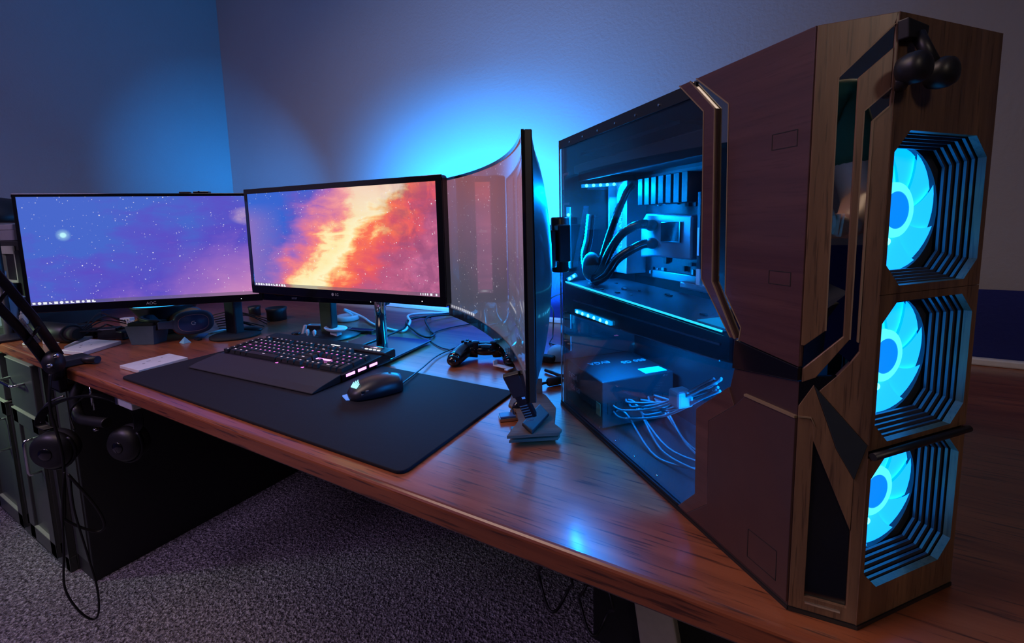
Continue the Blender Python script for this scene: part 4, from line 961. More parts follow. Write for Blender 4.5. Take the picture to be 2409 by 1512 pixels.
MB().box((-.026, -.010, .0008), (.026, .012, .020)).build('body', M_BLACK, t_, bevel=.002)
MB().add([(-.022, -.006, .0202), (.022, -.006, .0202), (.022, .010, .0202), (-.022, .010, .0202)], [(0, 1, 2, 3)]).build('face', M_GREY, t_)
fr_ = MB()
for a, b_ in (((-.024, -.0085), (.024, -.0065)), ((-.024, .0095), (.024, .0115)), ((-.024, -.0085), (-.022, .0115)), ((.022, -.0085), (.024, .0115))): fr_.box((a[0], a[1], .0195), (b_[0], b_[1], .0212))
fr_.build('rim', M_WHITE, t_)
p0, p1 = DZ(815, 783), DZ(874, 787); t_ = thing('slim_box', (0, 0, 0), 'slim dark box with silver border beside the pale dish', 'box', M=Matrix.Translation((p0.x, p0.y, DESK+.001)) @ Matrix.Rotation(atan2(p1.y-p0.y, p1.x-p0.x), 4, 'Z'))
Lx = (p1-p0).length
MB().box((0, 0, 0), (Lx, .030, .011)).build('body', M_BLACKG, t_, bevel=.001)
fr_ = MB()
for a, b_ in (((0, 0), (Lx, .0016)), ((0, .0284), (Lx, .030)), ((0, 0), (.0016, .03)), ((Lx-.0016, 0), (Lx, .03))): fr_.box((a[0], a[1], .0102), (b_[0], b_[1], .0118))
fr_.build('silver_border', M_STEEL, t_)
p = DZ(697, 786, 0); simple('glass_lens', MB().lathe([(.013, 0), (.016, .003), (.014, .006), (.001, .007)], 24, M=Matrix.Translation((p.x, p.y, DESK+.0005))), M_BLACKG, 'small round glass lens lying left of the pale clip', 'lens')
# white folded bracket near the curved monitor
a, b_ = DZ(1160, 866), DZ(1200, 876)
q = thing('white_bracket', (0, 0, 0), 'small white bracket on the mat edge below the controller', 'bracket', M=Matrix.Translation((a.x, a.y, DESK+MATH+.0005)) @ Matrix.Rotation(atan2(b_.y-a.y, b_.x-a.x), 4, 'Z'))
L_ = (b_-a).length
MB().box((0, 0, 0), (L_, .014, .003)).build('strip', M_WHITE, q, bevel=.0006)
MB().box((0, 0, .003), (.003, .014, .014)).build('upright_tab', M_WHITE, q, bevel=.0006)
MB().box((L_-.010, -.010, 0), (L_, 0, .003)).build('foot_tab', M_WHITE, q, bevel=.0006)
# black in-line plug and pale mouse right of the curved monitor
a, b_ = DZ(1288, 900, .010), DZ(1322, 893, .010); t_ = thing('inline_adapter', (0, 0, 0), 'black cylindrical cable plug by the computer rear corner', 'adapter', M=Matrix.Translation((0, 0, 0)))
a.z = b_.z = DESK+.0105; dd = (b_-a).normalized()
MB().tube([a, a+dd*.003, b_-dd*.004, b_], [.007, .0095, .0095, .006], 16).build('body', M_RUBBER, t_)
MB().tube(bez([a-dd*.03+Vector((0, .01, -.006)), a-dd*.012, a], 6), .003, 8).build('lead', M_CABLE, t_)
p = DZ(1312, 838, 0); t_ = thing('pale_mouse', tuple(p), 'pale glossy mouse lying behind the computer rear corner', 'mouse', rz=radians(25))
MB().loft([[(w2*cos(2*pi*j/20), y, .001+max(h2*sin(2*pi*j/20), 0)) for j in range(20)] for (y, w2, h2) in ((-.052, .006, .006), (-.045, .024, .018), (-.02, .031, .030), (.015, .029, .028), (.042, .024, .017), (.050, .008, .006))]).build('shell', M_WHITE, t_)
p = DZ(1288, 852, 0); simple('black_dongle', MB().box((p.x-.02, p.y-.01, DESK+.0005), (p.x+.018, p.y+.016, DESK+.018)), M_RUBBER, 'small black lump beside the pale mouse at the computer rear', 'dongle', bevel=.005)

# wooden stand with its hanging black remote in front of the curved monitor
a, b_ = DZ(1199, 1034, .0), DZ(1316, 1030, .0); ax = (b_-a); wS = ax.length; ang = atan2(ax.y, ax.x)
ws = thing('wooden_stand', (0, 0, 0), 'small walnut stand with notched sides and chrome front bar under the curved monitor', 'stand', M=Matrix.Translation((a.x, a.y, DESK)) @ Matrix.Rotation(ang, 4, 'Z'))
wI = ws.matrix_basis.inverted()
def wp(px, py, z): q = wI @ DZ(px, py, z); return (q.x, q.y)
poly = [wp(*q, .022) for q in ((1192, 1027), (1220, 990), (1214, 966), (1196, 953), (1204, 932), (1240, 908), (1284, 930), (1308, 960), (1305, 998), (1322, 1011), (1316, 1019))]
MB().prism(poly, .018, .0235).build('top_plate', M_WALNUT_D, ws, bevel=.0008)
poly2 = [(x*.94+.003, y*.94+.004) for x, y in poly]
MB().prism(poly2, .0075, .0125).build('lower_plate', M_WALNUT_D, ws, bevel=.0008)
MB().box((.002, -.0005, .0125), (wS-.004, .012, .018)).build('front_block', M_BLACK, ws, bevel=.0008)
MB().tube([(.012, -.001, .0125), (wS+.002, -.001, .0125)], .0028, 12).build('chrome_bar', M_CHROME, ws)
for x in (.010, wS-.014):
    for y in (.008, .085): MB().lathe([(.0085, 0), (.0085, .0078)], 16, M=Matrix.Translation((x, y, 0))).build('foot', M_RUBBER, ws)
for x in (.010, wS-.020): MB().box((x, -.0012, .0150), (x+.010, .0, .0170)).build('bright_screw', M_WLED if False else M_CHROME, ws)
x_, y_ = wp(1262, 925, .0235)
MB().box((x_, y_, .0235), (x_+.012, y_+.006, .052)).build('upright', M_WALNUT_D, ws, bevel=.0006)
# blue gadget on the stand's left
p = DZ(1212, 985, .0); t_ = thing('blue_gadget', tuple(p), 'small dark gadget with blue sides left of the walnut stand', 'gadget', rz=radians(-50))
MB().box((-.012, -.03, .0008), (.010, .004, .007)).build('tray', M_STEEL, t_, bevel=.001)
MB().box((-.011, -.029, .007), (.009, .003, .0105)).build('lid', plain('blue_lid', (.05, .14, .45), .3), t_, bevel=.001)
MB().ball((.0, .006, .018), .010, .012, .017).build('knob', M_BLACKG, t_)
# ribbed black remote leaning below the curved monitor
def mp(px, py, dn): return RHO(px, py, dn)
t_ = thing('ribbed_remote', (0, 0, 0), 'black ribbed bar with flat square head leaning on the walnut stand', 'remote', M=Matrix())
A_, B_ = RHO(1204, 885, .655), DZ(1253, 985, .040)
dirv = (B_-A_).normalized(); side_ = dirv.cross(Vector((.3, -.95, .2))).normalized(); nrm = side_.cross(dirv)
R_ = frame(side_, dirv, nrm, A_); Lr = (B_-A_).length
if nrm.dot(CAMP-A_) < 0: R_ = frame(-side_, dirv, -nrm, A_)
t_.matrix_basis = R_
MB().box((-.013, -.006, -.004), (.013, Lr*.42, .004)).build('upper_plate', M_BLACK, t_, bevel=.0015)
MB().box((-.010, Lr*.40, -.005), (.010, Lr*.92, .005)).build('grip', M_BLACKM, t_, bevel=.0015)
for k in range(7): MB().box((-.004, Lr*.60+k*.0062, .0046), (.0085, Lr*.60+k*.0062+.0016, .0058)).build('rib', M_GREY, t_)
MB().box((-.006, Lr*.42, .0050), (-.001, Lr*.46, .0058)).build('white_mark', M_PRINTW, t_)
sq = [wp_ for wp_ in [DZ(1228, 994, .034), DZ(1270, 948, .040), DZ(1293, 972, .034), DZ(1252, 1016, .028)]]
cI = sum(sq, Vector())/4; exx = (sq[1]-sq[0]).normalized(); nz = exx.cross(sq[3]-sq[0]).normalized(); nz = -nz if nz.dot(CAMP-cI) < 0 else nz
h = MB(); vs = [p for p in sq]+[p-nz*.006 for p in sq]; h.add(vs, [(0, 1, 2, 3), (4, 5, 6, 7), (0, 1, 5, 4), (1, 2, 6, 5), (2, 3, 7, 6), (3, 0, 4, 7)])
h.build('square_head', M_BLACK, t_, world=True, bevel=.002)

# ================================================================== THINGS ON THE LEFT OF THE DESK
def pad(name, L, Rr, Ff, B, h, label, zoff=0.0):
    q = [(p.x, p.y) for p in (L, Ff, Rr, B)]
    cx_, cy_ = sum(a for a, b in q)/4, sum(b for a, b in q)/4
    t = thing(name, (cx_, cy_, DESK+zoff), label, 'wall plate', group='flat pale wall plates on the desk')
    MB().prism(q, DESK+zoff+.0004, DESK+zoff+h).build('body', M_WHITE, t, world=True, bevel=.0012)
    e1 = Vector(q[1])-Vector(q[0]); e2 = Vector(q[3])-Vector(q[0]); o_ = Vector(q[0])
    for a, b, w_ in ((.30, .45, .05), (.45, .30, .08), (.55, .62, .05), (.72, .30, .03)):
        c_ = o_+e1*b+e2*a; d1 = e2.normalized()*(e2.length*w_); d2 = e1.normalized()*.0018
        MB().prism([tuple(c_-d1*.5-d2), tuple(c_+d1*.5-d2), tuple(c_+d1*.5+d2), tuple(c_-d1*.5+d2)], DESK+zoff+h-.0001, DESK+zoff+h+.0002).build('slot', M_GREY, t, world=True)
    return t
z_ = .009
pad('wall_plate', DZ(281, 859, z_), DZ(442, 840, z_), DZ(326, 871, z_), DZ(398, 831, z_), z_, 'pale violet-lit flat plate nearest the mat corner')
z_ = .012
pad('wall_plate', DZ(142, 823, z_), DZ(285, 801, z_), DZ(196, 828, z_), DZ(213, 797, z_), z_, 'pale flat plate by the microphone arm with angled corner')
z_ = .009
pad('wall_plate', DZ(168, 806, z_), DZ(228, 786, z_), DZ(150, 815, z_), DZ(214, 782, z_), z_, 'pale flat plate lying behind the other two, mostly covered')
p = DZ(128, 806, 0); t_ = thing('small_carton', tuple(p), 'small pale green printed carton beside the microphone arm', 'carton', rz=radians(38))
MB().box((-.024, -.012, .0004), (.024, .012, .026)).build('box', M_WHITE, t_, bevel=.001)
MB().box((-.020, -.0126, .006), (.020, -.012, .010)).box((-.020, -.0126, .015), (.014, -.012, .018)).build('print', M_GREY, t_)

# black microphone lying on the desk
a, b_ = RHO(83, 768, 2.22), RHO(166, 764, 2.05); a.z = b_.z = DESK+.033; dd = (b_-a).normalized()
t_ = thing('microphone', (0, 0, 0), 'thick black cylindrical microphone lying left on the desk under the left monitor', 'microphone', M=Matrix())
MB().tube([a, a+dd*.006, b_-dd*.004, b_], [.026, .032, .032, .027], 24).build('body', M_BLACK, t_, world=True)
MB().tube([b_, b_+dd*.035], [.022, .018], 20).build('connector_end', M_RUBBER, t_, world=True)
random.seed(9)
lab = ['topmost', 'second', 'third', 'fourth', 'fifth', 'lowest']
for k in range(6):
    s0 = b_+dd*.03+Vector((0, 0, random.uniform(-.012, .012))); e0 = DZ(300+random.uniform(-25, 30), 752+k*7, .004)
    m0 = s0.lerp(e0, .35)+Vector((random.uniform(-.02, .02), random.uniform(-.02, .02), .05-k*.009)); m1 = s0.lerp(e0, .75)+Vector((random.uniform(-.03, .03), 0, .02))
    m1.z = max(m1.z, DESK+.008); m0.z = max(m0.z, DESK+.012)
    o = MB().tube(bez([s0, m0, m1, e0], 10), random.choice((.0022, .003, .0026)), 7).build('black_cable', M_CABLE)
    tag(o, '%s of the black cords tangled between the microphone and the headset' % lab[k], 'cable', 'black cords tangled right of the microphone')
# black adapters among the cords
for (px, py, w_, d_, h_, rz, lb) in ((215, 793, .05, .035, .030, 30, 'black power brick just behind the violet-lit plates'), (262, 797, .055, .04, .040, 45, 'dark square adapter right of the black power brick'), (292, 797, .035, .03, .030, 10, 'small black adapter against the grey bin'), (190, 775, .06, .04, .022, 15, 'low black adapter half under the tangled cords')):
    p = DZ(px, py, 0); t_ = thing('power_adapter', tuple(p), lb, 'adapter', rz=radians(rz), group='black adapters among the cords')
    MB().box((-w_/2, -d_/2, .0005), (w_/2, d_/2, h_)).build('body', M_BLACK, t_, bevel=.004)
    MB().box((w_*.5-.001, -.008, h_*.3), (w_*.5+.010, .008, h_*.75)).build('plug', M_STEEL if px == 262 else M_RUBBER, t_, bevel=.001)
# white ribbed bundle and small socket among the cords
p = DZ(312, 776, 0); t_ = thing('ribbed_clip', tuple(p), 'small pale ribbed clip standing between cords and headset', 'clip', rz=radians(40))
MB().box((-.016, -.004, .0005), (.016, .004, .012)).build('base', M_WHITE, t_, bevel=.001)
for k in range(5): MB().box((-.015+k*.0068, -.003, .012), (-.0122+k*.0068, .003, .036)).build('rib', M_WHITE, t_, bevel=.0006)
p = DZ(300, 757, 0); t_ = thing('usb_plug', tuple(p), 'pale small plug upright near the left monitor rim', 'plug', rz=radians(30))
MB().box((-.02, -.012, .0005), (.02, .012, .018)).build('body', M_WHITE, t_, bevel=.002)
for k in range(3): MB().box((-.014+k*.011, -.0126, .007), (-.007+k*.011, -.012, .012)).build('port', M_RUBBER, t_)

# grey-blue bin
p = DZ(352, 806, 0); t_ = thing('grey_bin', tuple(p), 'small grey-blue open bin below the headset band', 'bin', rz=radians(28))
w0, w1, hh = .036, .046, .062
MB().loft([[(-w0, -w0*.7, .0005), (w0, -w0*.7, .0005), (w0, w0*.7, .0005), (-w0, w0*.7, .0005)], [(-w1, -w1*.7, hh), (w1, -w1*.7, hh), (w1, w1*.7, hh), (-w1, w1*.7, hh)], [(-w1+.002, -w1*.7+.002, hh), (w1-.002, -w1*.7+.002, hh), (w1-.002, w1*.7-.002, hh), (-w1+.002, w1*.7-.002, hh)], [(-w0+.002, -w0*.7+.002, .004), (w0-.002, -w0*.7+.002, .004), (w0-.002, w0*.7-.002, .004), (-w0+.002, w0*.7-.002, .004)]], smooth=False).build('body', plain('slate_plastic', (.07, .11, .14), .5), t_)
MB().box((-w1+.003, -w1*.6, hh-.012), (w1-.003, w1*.6, hh+.010)).build('dark_lining', M_RUBBER, t_, bevel=.004)

# headset with orange cushions: cup facing the viewer
C_ = RHO(455, 752, 1.80); C_.z = DESK+.058
vd = (CAMP-C_); vd.z *= .25; vd.normalize(); rt = Vector((-vd.y, vd.x, 0)).normalized(); upv = vd.cross(rt).normalized(); upv = -upv if upv.z < 0 else upv
rt = upv.cross(vd).normalized()
HM = frame(rt, upv, vd, C_)
hs = thing('headset', (0, 0, 0), 'dark blue-grey gaming headset with orange cushions lying under the left monitor', 'headset', M=HM)
def oval(a, b, n=28, p=2.6, tilt=0): return [(a*math.copysign(abs(cos(2*pi*i/n))**(2/p), cos(2*pi*i/n)), b*math.copysign(abs(sin(2*pi*i/n))**(2/p), sin(2*pi*i/n))) for i in range(n)]
def ovloft(mb, spec, M=None):
    mb.loft([[(x, y, z) for x, y in oval(a, b)] for a, b, z in spec], M=M); return mb
M_HS = plain('slate_blue_shell', (.06, .10, .15), .42)
ovloft(MB(), [(.050, .036, -.016), (.056, .040, -.004), (.054, .038, .006), (.048, .032, .012)]).build('ear_cup', M_HS, hs)
ovloft(MB(), [(.040, .0265, .010), (.040, .0265, .0145), (.038, .0245, .016)]).build('cup_plate', plain('deep_blue_plate', (.02, .075, .20), .3), hs)
e = MB(); pts = [Vector((x, y, .0150)) for x, y in oval(.0405, .0270)]; e.tube(pts+[pts[0]], .0008, 6); e.build('plate_rim', plain('pale_pink_rim', (.45, .30, .33), .4), hs)
ovloft(MB(), [(.040, .026, -.046), (.053, .037, -.042), (.055, .039, -.030), (.050, .035, -.016)], Matrix.Translation((-.003, -.006, 0))).build('cushion', M_ORANGE, hs)
g = MB(); arc = [(.0058*cos(a), .0058*sin(a), .0163) for a in [radians(60+260*i/12) for i in range(13)]]; g.tube(arc, .0011, 6); g.tube([(.0, -.0002, .0163), (.0058, -.0002, .0163)], .0011, 6); g.build('round_mark', M_PRINTW, hs)
MB().loft([[(x, y, z) for x, y, z in r] for r in ([(-.040, -.020, -.012), (-.040, .022, -.012), (-.040, .022, .008), (-.040, -.020, .008)], [(-.062, -.012, -.010), (-.062, .012, -.010), (-.062, .012, .006), (-.062, -.012, .006)], [(-.092, -.010, -.012), (-.092, .014, -.012), (-.092, .014, .004), (-.092, -.010, .004)])], smooth=False).build('hinge', M_HS, hs, bevel=.003)
band = [(-.085, .003, -.006), (-.115, .006, -.030), (-.135, .012, -.075), (-.125, .012, -.125), (-.085, .008, -.160), (-.04, .004, -.168)]
bp = bez(band, 6); mbb = MB(); rr = []
for i, p in enumerate(bp):
    t = (bp[min(i+1, len(bp)-1)]-bp[max(i-1, 0)]).normalized(); nn = Vector((t.z, 0, -t.x))
    rr.append([tuple(p+Vector((0, yy, 0))+nn*tt) for yy, tt in ((-.017, -.006), (.017, -.006), (.017, .006), (-.017, .006))])
mbb.loft(rr, smooth=False).build('headband', M_BLACK, hs, bevel=.003)
ovloft(MB(), [(.046, .034, -.180), (.050, .038, -.172), (.046, .034, -.160)], Matrix.Translation((-.02, .0, 0))).build('ear_cup', M_HS, hs)
ovloft(MB(), [(.044, .032, -.160), (.048, .036, -.150), (.040, .028, -.135)], Matrix.Translation((-.02, .0, 0))).build('cushion', M_ORANGE, hs)
# orange pad peeking left of the bin
p = RHO(338, 732, 1.92); t_ = thing('orange_pad', (p.x, p.y, DESK), 'curved orange foam pad standing behind the grey-blue bin', 'pad', rz=radians(55))
MB().tube(bez([(-.010, 0, .070), (-.022, 0, .050), (-.014, 0, .024), (.016, 0, .008)], 6), [.011]*18+[.006], 12).build('pad', M_ORANGE, t_)
# lit blue puck lamp behind the bin: thin bright ellipse under the monitor rim
p = RHO(388, 711, 2.02); LH = p.z-DESK; t_ = thing('puck_lamp', (p.x, p.y, DESK), 'round lamp with a bright blue top under the left monitor', 'lamp')
MB().lathe([(.05, .0005), (.075, .006), (.070, LH*.5), (.098, LH-.008), (.098, LH-.002)], 36).build('base', M_BLACK, t_)
MB().lathe([(.096, LH-.0018), (.085, LH+.0015), (.001, LH+.0035)], 36).build('light_disc', glowmat('blue_lamp_disc', (.02, .42, 1.0), 1.5), t_)
# tiny blue pyramid, pen, dark bits
p = DZ(435, 806, 0); t_ = simple('blue_pyramid', MB().loft([[(p.x-.014, p.y-.010, DESK+.0005), (p.x+.014, p.y-.010, DESK+.0005), (p.x+.014, p.y+.012, DESK+.0005), (p.x-.014, p.y+.012, DESK+.0005)], [(p.x-.001, p.y, DESK+.019), (p.x+.001, p.y, DESK+.019), (p.x+.001, p.y+.001, DESK+.019), (p.x-.001, p.y+.001, DESK+.019)]], smooth=False), plain('pale_blue_plastic', (.25, .55, .75), .35), 'tiny pale blue pyramid in front of the headset', 'trinket')
a, b_ = DZ(492, 783, .003), DZ(540, 772, .003); t_ = thing('slim_pen', (0, 0, 0), 'slim pale pen lying right of the headset', 'pen', M=Matrix())
dd = (b_-a).normalized(); MB().tube([a, b_], .0030, 10).build('barrel', M_WHITE, t_, world=True); MB().tube([b_, b_+dd*.012], [.003, .0008], 10).build('tip', M_STEEL, t_, world=True)
a, b_ = DZ(346, 808, .002), DZ(366, 804, .002); simple('white_stub', MB().tube([a+Vector((0, 0, .002)), b_+Vector((0, 0, .002))], .0032, 10), M_WHITE, 'small white stub lying in front of the grey-blue bin', 'stub')
p = DZ(466, 800, 0); simple('dark_key_fob', MB().box((p.x-.012, p.y-.007, DESK+.0005), (p.x+.012, p.y+.007, DESK+.007)), M_RUBBER, 'dark little fob right of the blue pyramid', 'fob', bevel=.002)
a, b_, c_, d_ = DZ(440, 812), DZ(470, 806), DZ(505, 790), DZ(478, 792)
simple('blue_slip', MB().prism([(q.x, q.y) for q in (DZ(452, 797), DZ(478, 795), DZ(492, 784), DZ(470, 786))], DESK+.0004, DESK+.0016), plain('blue_card', (.10, .20, .40), .5), 'dull blue slip of card under the headset cushion', 'card')
# black hair-like bundle of cables and small silver things between headset and keyboard
for k in range(7):
    s0 = DZ(498+k*3, 742+k*5, .01+.004*k % .02); e0 = DZ(640-k*6, 752+k*5, .004); s0.z = max(s0.z, DESK+.005)
    m0 = s0.lerp(e0, .5)+Vector((0, .02*(k % 3-1), .028-.003*k)); m0.z = max(m0.z, DESK+.008)
    o = MB().tube(bez([s0, m0, e0], 12), .0021, 6).build('dark_lead', M_CABLE)
    tag(o, 'thin dark lead of the skein between the headset and the keyboard', 'cable', 'skein of dark leads right of the headset')
p = DZ(590, 782, 0); t_ = thing('dark_gamepad', tuple(p), 'dark rounded gadget with a shiny tip behind the keyboard left end', 'gadget', rz=radians(20))
MB().ball((0, 0, .012), .045, .022, .0115).build('body', M_BLACK, t_)
MB().tube([(-.05, -.012, .006), (-.062, -.016, .005)], .004, 10).build('metal_tip', M_STEEL, t_)
p = DZ(575, 790, 0); t_ = thing('usb_stick', tuple(p), 'small black stick with metal end left of the keyboard back', 'usb stick', rz=radians(60))
MB().box((-.018, -.006, .0005), (.010, .006, .007)).build('body', M_BLACK, t_, bevel=.0015)
MB().box((.010, -.0045, .0015), (.020, .0045, .006)).build('connector', M_STEEL, t_)
p = DZ(520, 770, 0)
for k, (px, py, r, hh, lb) in enumerate(((652, 752, .035, .05, 'dark round lens hood behind the keyboard, larger one'), (600, 742, .022, .04, 'dark round lens hood farther left behind the keyboard'))):
    p = DZ(px, py, 0); t_ = thing('lens_hood', tuple(p), lb, 'lens', group='dark lenses behind the keyboard')
    MB().lathe([(r, .0005), (r, hh*.7), (r*1.1, hh), (r, hh), (r*.85, hh*.75), (.001, hh*.72)], 28).build('barrel', M_BLACK, t_)
    MB().lathe([(r*.84, hh*.78), (.001, hh*.82)], 24).build('glass', M_BLACKG, t_)

# ---------------------------------------------------------------- far left corner
def far(px, py, rho): p = RHO(px, py, rho); return p
p = far(-14, 560, 2.35)
t_ = thing('desk_lamp', (p.x, p.y, DESK), 'dark domed lamp shade cut off by the left picture edge', 'lamp')
MB().lathe([(.10, 0), (.10, .01), (.012, .016), (.012, .40), (.030, .42)], 28).build('stand', M_BLACK, t_)
MB().lathe([(.115, .400), (.112, .425), (.095, .455), (.06, .480), (.001, .490)], 32).build('shade', M_BLACK, t_)
p = far(22, 560, 2.62); yb = p.y; xb = p.x
t_ = thing('black_storage_box', (xb-.02, yb+.1, DESK), 'tall black box in the left corner with a pale grey box on top', 'box')
MB().box((xb-.05, yb-.02, DESK+.0005), (xb+.20, yb+.18, DESK+.335)).build('body', M_BLACK, t_, world=True, bevel=.004)
MB().box((xb-.04, yb-.023, DESK+.02), (xb+.19, yb-.02, DESK+.30)).build('front', M_RUBBER, t_, world=True, bevel=.002)
t_ = thing('grey_box', (xb, yb+.1, DESK+.336), 'pale grey box lying on the tall black box at the left edge', 'box')
MB().box((xb-.045, yb-.015, DESK+.336), (xb+.19, yb+.16, DESK+.395)).build('body', plain('pale_grey_card', (.30, .30, .31), .6), t_, world=True, bevel=.003)
MB().box((xb-.046, yb-.017, DESK+.375), (xb+.191, yb+.162, DESK+.3965)).build('lid', plain('pale_grey_lid', (.34, .34, .35), .6), t_, world=True, bevel=.003)
# framed picture
A_ = far(17, 625, 2.60); B_ = far(52, 625, 2.48)
axx = Vector((B_.x-A_.x, B_.y-A_.y, 0)); fw_ = axx.length; axx.normalize(); azz = Vector((axx.y, -axx.x, 0))
t_ = thing('photo_frame', (0, 0, 0), 'pale green photo frame leaning behind the left monitor edge', 'picture frame', M=frame(axx, Vector((0, 0, 1)), azz, (A_.x, A_.y, DESK+.0005)))
FH = .315
fm = MB()
for a, b_ in (((0, .175), (fw_, .188)), ((0, FH-.03), (fw_, FH)), ((0, .0), (.013, FH)), ((fw_-.013, .0), (fw_, FH))): fm.box((a[0], a[1], 0), (b_[0], b_[1], .014))
fm.build('frame', plain('pale_green_frame', (.55, .60, .42), .45), t_, bevel=.0015)
MB().box((.012, .18, .002), (fw_-.012, FH-.026, .005)).build('picture', plain('blurred_green_picture', (.12, .20, .15), .35), t_)
MB().box((fw_*.45, .21, .005), (fw_*.62, .25, .0055)).build('bright_patch', plain('pale_pink_patch', (.65, .45, .40), .5), t_)
MB().box((.0, .0, .0), (fw_, .18, .004)).build('stand_board', M_GREY, t_)
p = far(28, 700, 2.44); dt = thing('low_black_tray', (p.x, p.y, DESK), 'low black tray carrying the tumbler and bottles in the left corner', 'tray', rz=radians(12))
MB().box((-.14, -.045, .0005), (.10, .05, .034)).build('body', M_BLACK, dt, bevel=.003)
MB().box((-.135, -.04, .034), (.095, .045, .0355)).build('liner', M_RUBBER, dt)
TZ = DESK+.036
p = far(28, 650, 2.47); t_ = thing('small_brown_box', (p.x, p.y, TZ), 'small brown box in a dark sleeve behind the clear tumbler', 'box', rz=radians(12))
MB().box((-.020, -.012, .0), (.020, .012, .145)).build('sleeve', M_BLACK, t_, bevel=.002)
MB().box((-.017, -.0135, .100), (.017, -.0115, .140)).build('front', plain('dull_brown_card', (.24, .17, .14), .6), t_, bevel=.002)
p = far(33, 700, 2.42); t_ = thing('clear_tumbler', (p.x, p.y, TZ), 'clear plastic tumbler at the left edge of the desk', 'tumbler')
M_CL = glassmat('clear_plastic', (.80, .85, .90), .08, 1.45)
MB().lathe([(.024, .001), (.025, .004), (.034, .098), (.032, .098), (.024, .006), (.001, .005)], 32, cap=False).build('cup', M_CL, t_)
MB().lathe([(.0335, .095), (.035, .097), (.035, .100), (.0325, .100)], 32, cap=False).build('rim', M_WHITE, t_)
p = far(51, 715, 2.38); t_ = thing('dropper_bottle', (p.x, p.y, TZ), 'small white dropper bottle beside the clear tumbler', 'bottle')
MB().lathe([(.0105, .0005), (.011, .003), (.011, .032), (.008, .037), (.006, .039)], 24).build('body', M_WHITE, t_)
MB().lathe([(.0075, .038), (.0075, .045), (.005, .049), (.003, .058), (.0022, .059)], 20).build('cap', M_PAPER, t_)
p = far(2, 640, 2.40); t_ = thing('rounded_bottle', (p.x, p.y, TZ), 'pale blue-grey rounded bottle cut by the left picture edge', 'bottle')
MB().lathe([(.024, .0005), (.027, .008), (.028, .12), (.024, .15), (.012, .165), (.012, .18)], 28).build('body', plain('bluish_grey_plastic', (.22, .27, .33), .35), t_)
MB().lathe([(.013, .178), (.013, .195), (.001, .197)], 20).build('cap', M_WHITE, t_)
a = RHO(62, 748, 2.15); t_ = thing('white_ring', (a.x, a.y, DESK), 'small pale oval ring lying below the dropper bottle', 'ring')
pts = [Vector((.028*cos(2*pi*i/24), .014*sin(2*pi*i/24), .003)) for i in range(25)]; MB().tube(pts, .0024, 8).build('ring', M_WHITE, t_)

# ================================================================== MICROPHONE ARM clamped to the desk edge
ma = thing('microphone_boom', (-1.66, .42, DESK), 'black twin-bar microphone arm clamped to the desk edge, leaning left out of the picture', 'microphone arm')
def wbuild(mb, name, mat, par, **kw): return mb.build(name, mat, par, world=True, **kw)
E0 = RHO(128, 848, 1.665)
E1 = RHO(66, 762, 1.63); E2 = RHO(-30, 655, 1.56)
off = Vector((-.02, -.012, -.018))
for k, o_ in enumerate((Vector((.011, .008, .016)), Vector((-.013, -.008, -.020)))):
    wbuild(MB().tube([E0+o_*.9, E1+o_, E2+o_*1.1], [.0125, .0125, .0125], 4), 'bar', M_BLACKM, ma, bevel=.002)
for t in (.35, .8): 
    q_ = E0.lerp(E2, t); wbuild(MB().tube([q_+Vector((.013, .009, .020)), q_-Vector((.015, .010, .024))], .004, 10), 'cross_pin', M_BLACKM, ma)
def coil(a, b, r, turns): 
    d_ = (b-a).normalized(); u_ = d_.orthogonal().normalized(); v_ = d_.cross(u_)
    return [a.lerp(b, i/(turns*8))+(u_*cos(2*pi*i/8)+v_*sin(2*pi*i/8))*r for i in range(turns*8+1)]
wbuild(MB().tube(coil(E0.lerp(E2, .25), E0.lerp(E2, .55), .0035, 26), .0009, 5), 'spring', M_STEEL, ma)
J = RHO(138, 868, 1.665)
wbuild(MB().ball(RHO(126, 852, 1.655), .030, .022, .032), 'elbow_joint', M_BLACK, ma)
for px, py in ((132, 837), (117, 860)):
    q_ = RHO(px, py, 1.625); wbuild(MB().ball(q_, .006), 'bolt', M_CHROME, ma)
P_ = RHO(150, 868, 1.66)
P_.y = max(P_.y, .40)
wbuild(MB().tube([(P_.x, P_.y-.012, DESK+.055), (P_.x, P_.y-.012, DESK-.02)], .013, 16), 'post', M_BLACKM, ma)
wbuild(MB().box((-1.70, .396, DESK-.062), (-1.632, .414, DESK+.022)), 'clamp_back', M_BLACK, ma, bevel=.003)
wbuild(MB().box((-1.70, .396, DESK+.0005), (-1.632, .47, DESK+.020)), 'clamp_jaw', M_BLACK, ma, bevel=.003)
wbuild(MB().box((-1.70, .396, DESK-.064), (-1.632, .47, DESK-.054)), 'lower_jaw', M_BLACK, ma, bevel=.003)
wbuild(MB().tube([(-1.66, .445, DESK-.054), (-1.66, .445, DESK-.0345)], .005, 10), 'clamp_screw', M_CHROME, ma)
wbuild(MB().tube([(-1.655, .445, DESK+.012), (-1.60, .470, DESK+.012)], [.009, .010], 12), 'lock_handle', M_BLACK, ma)

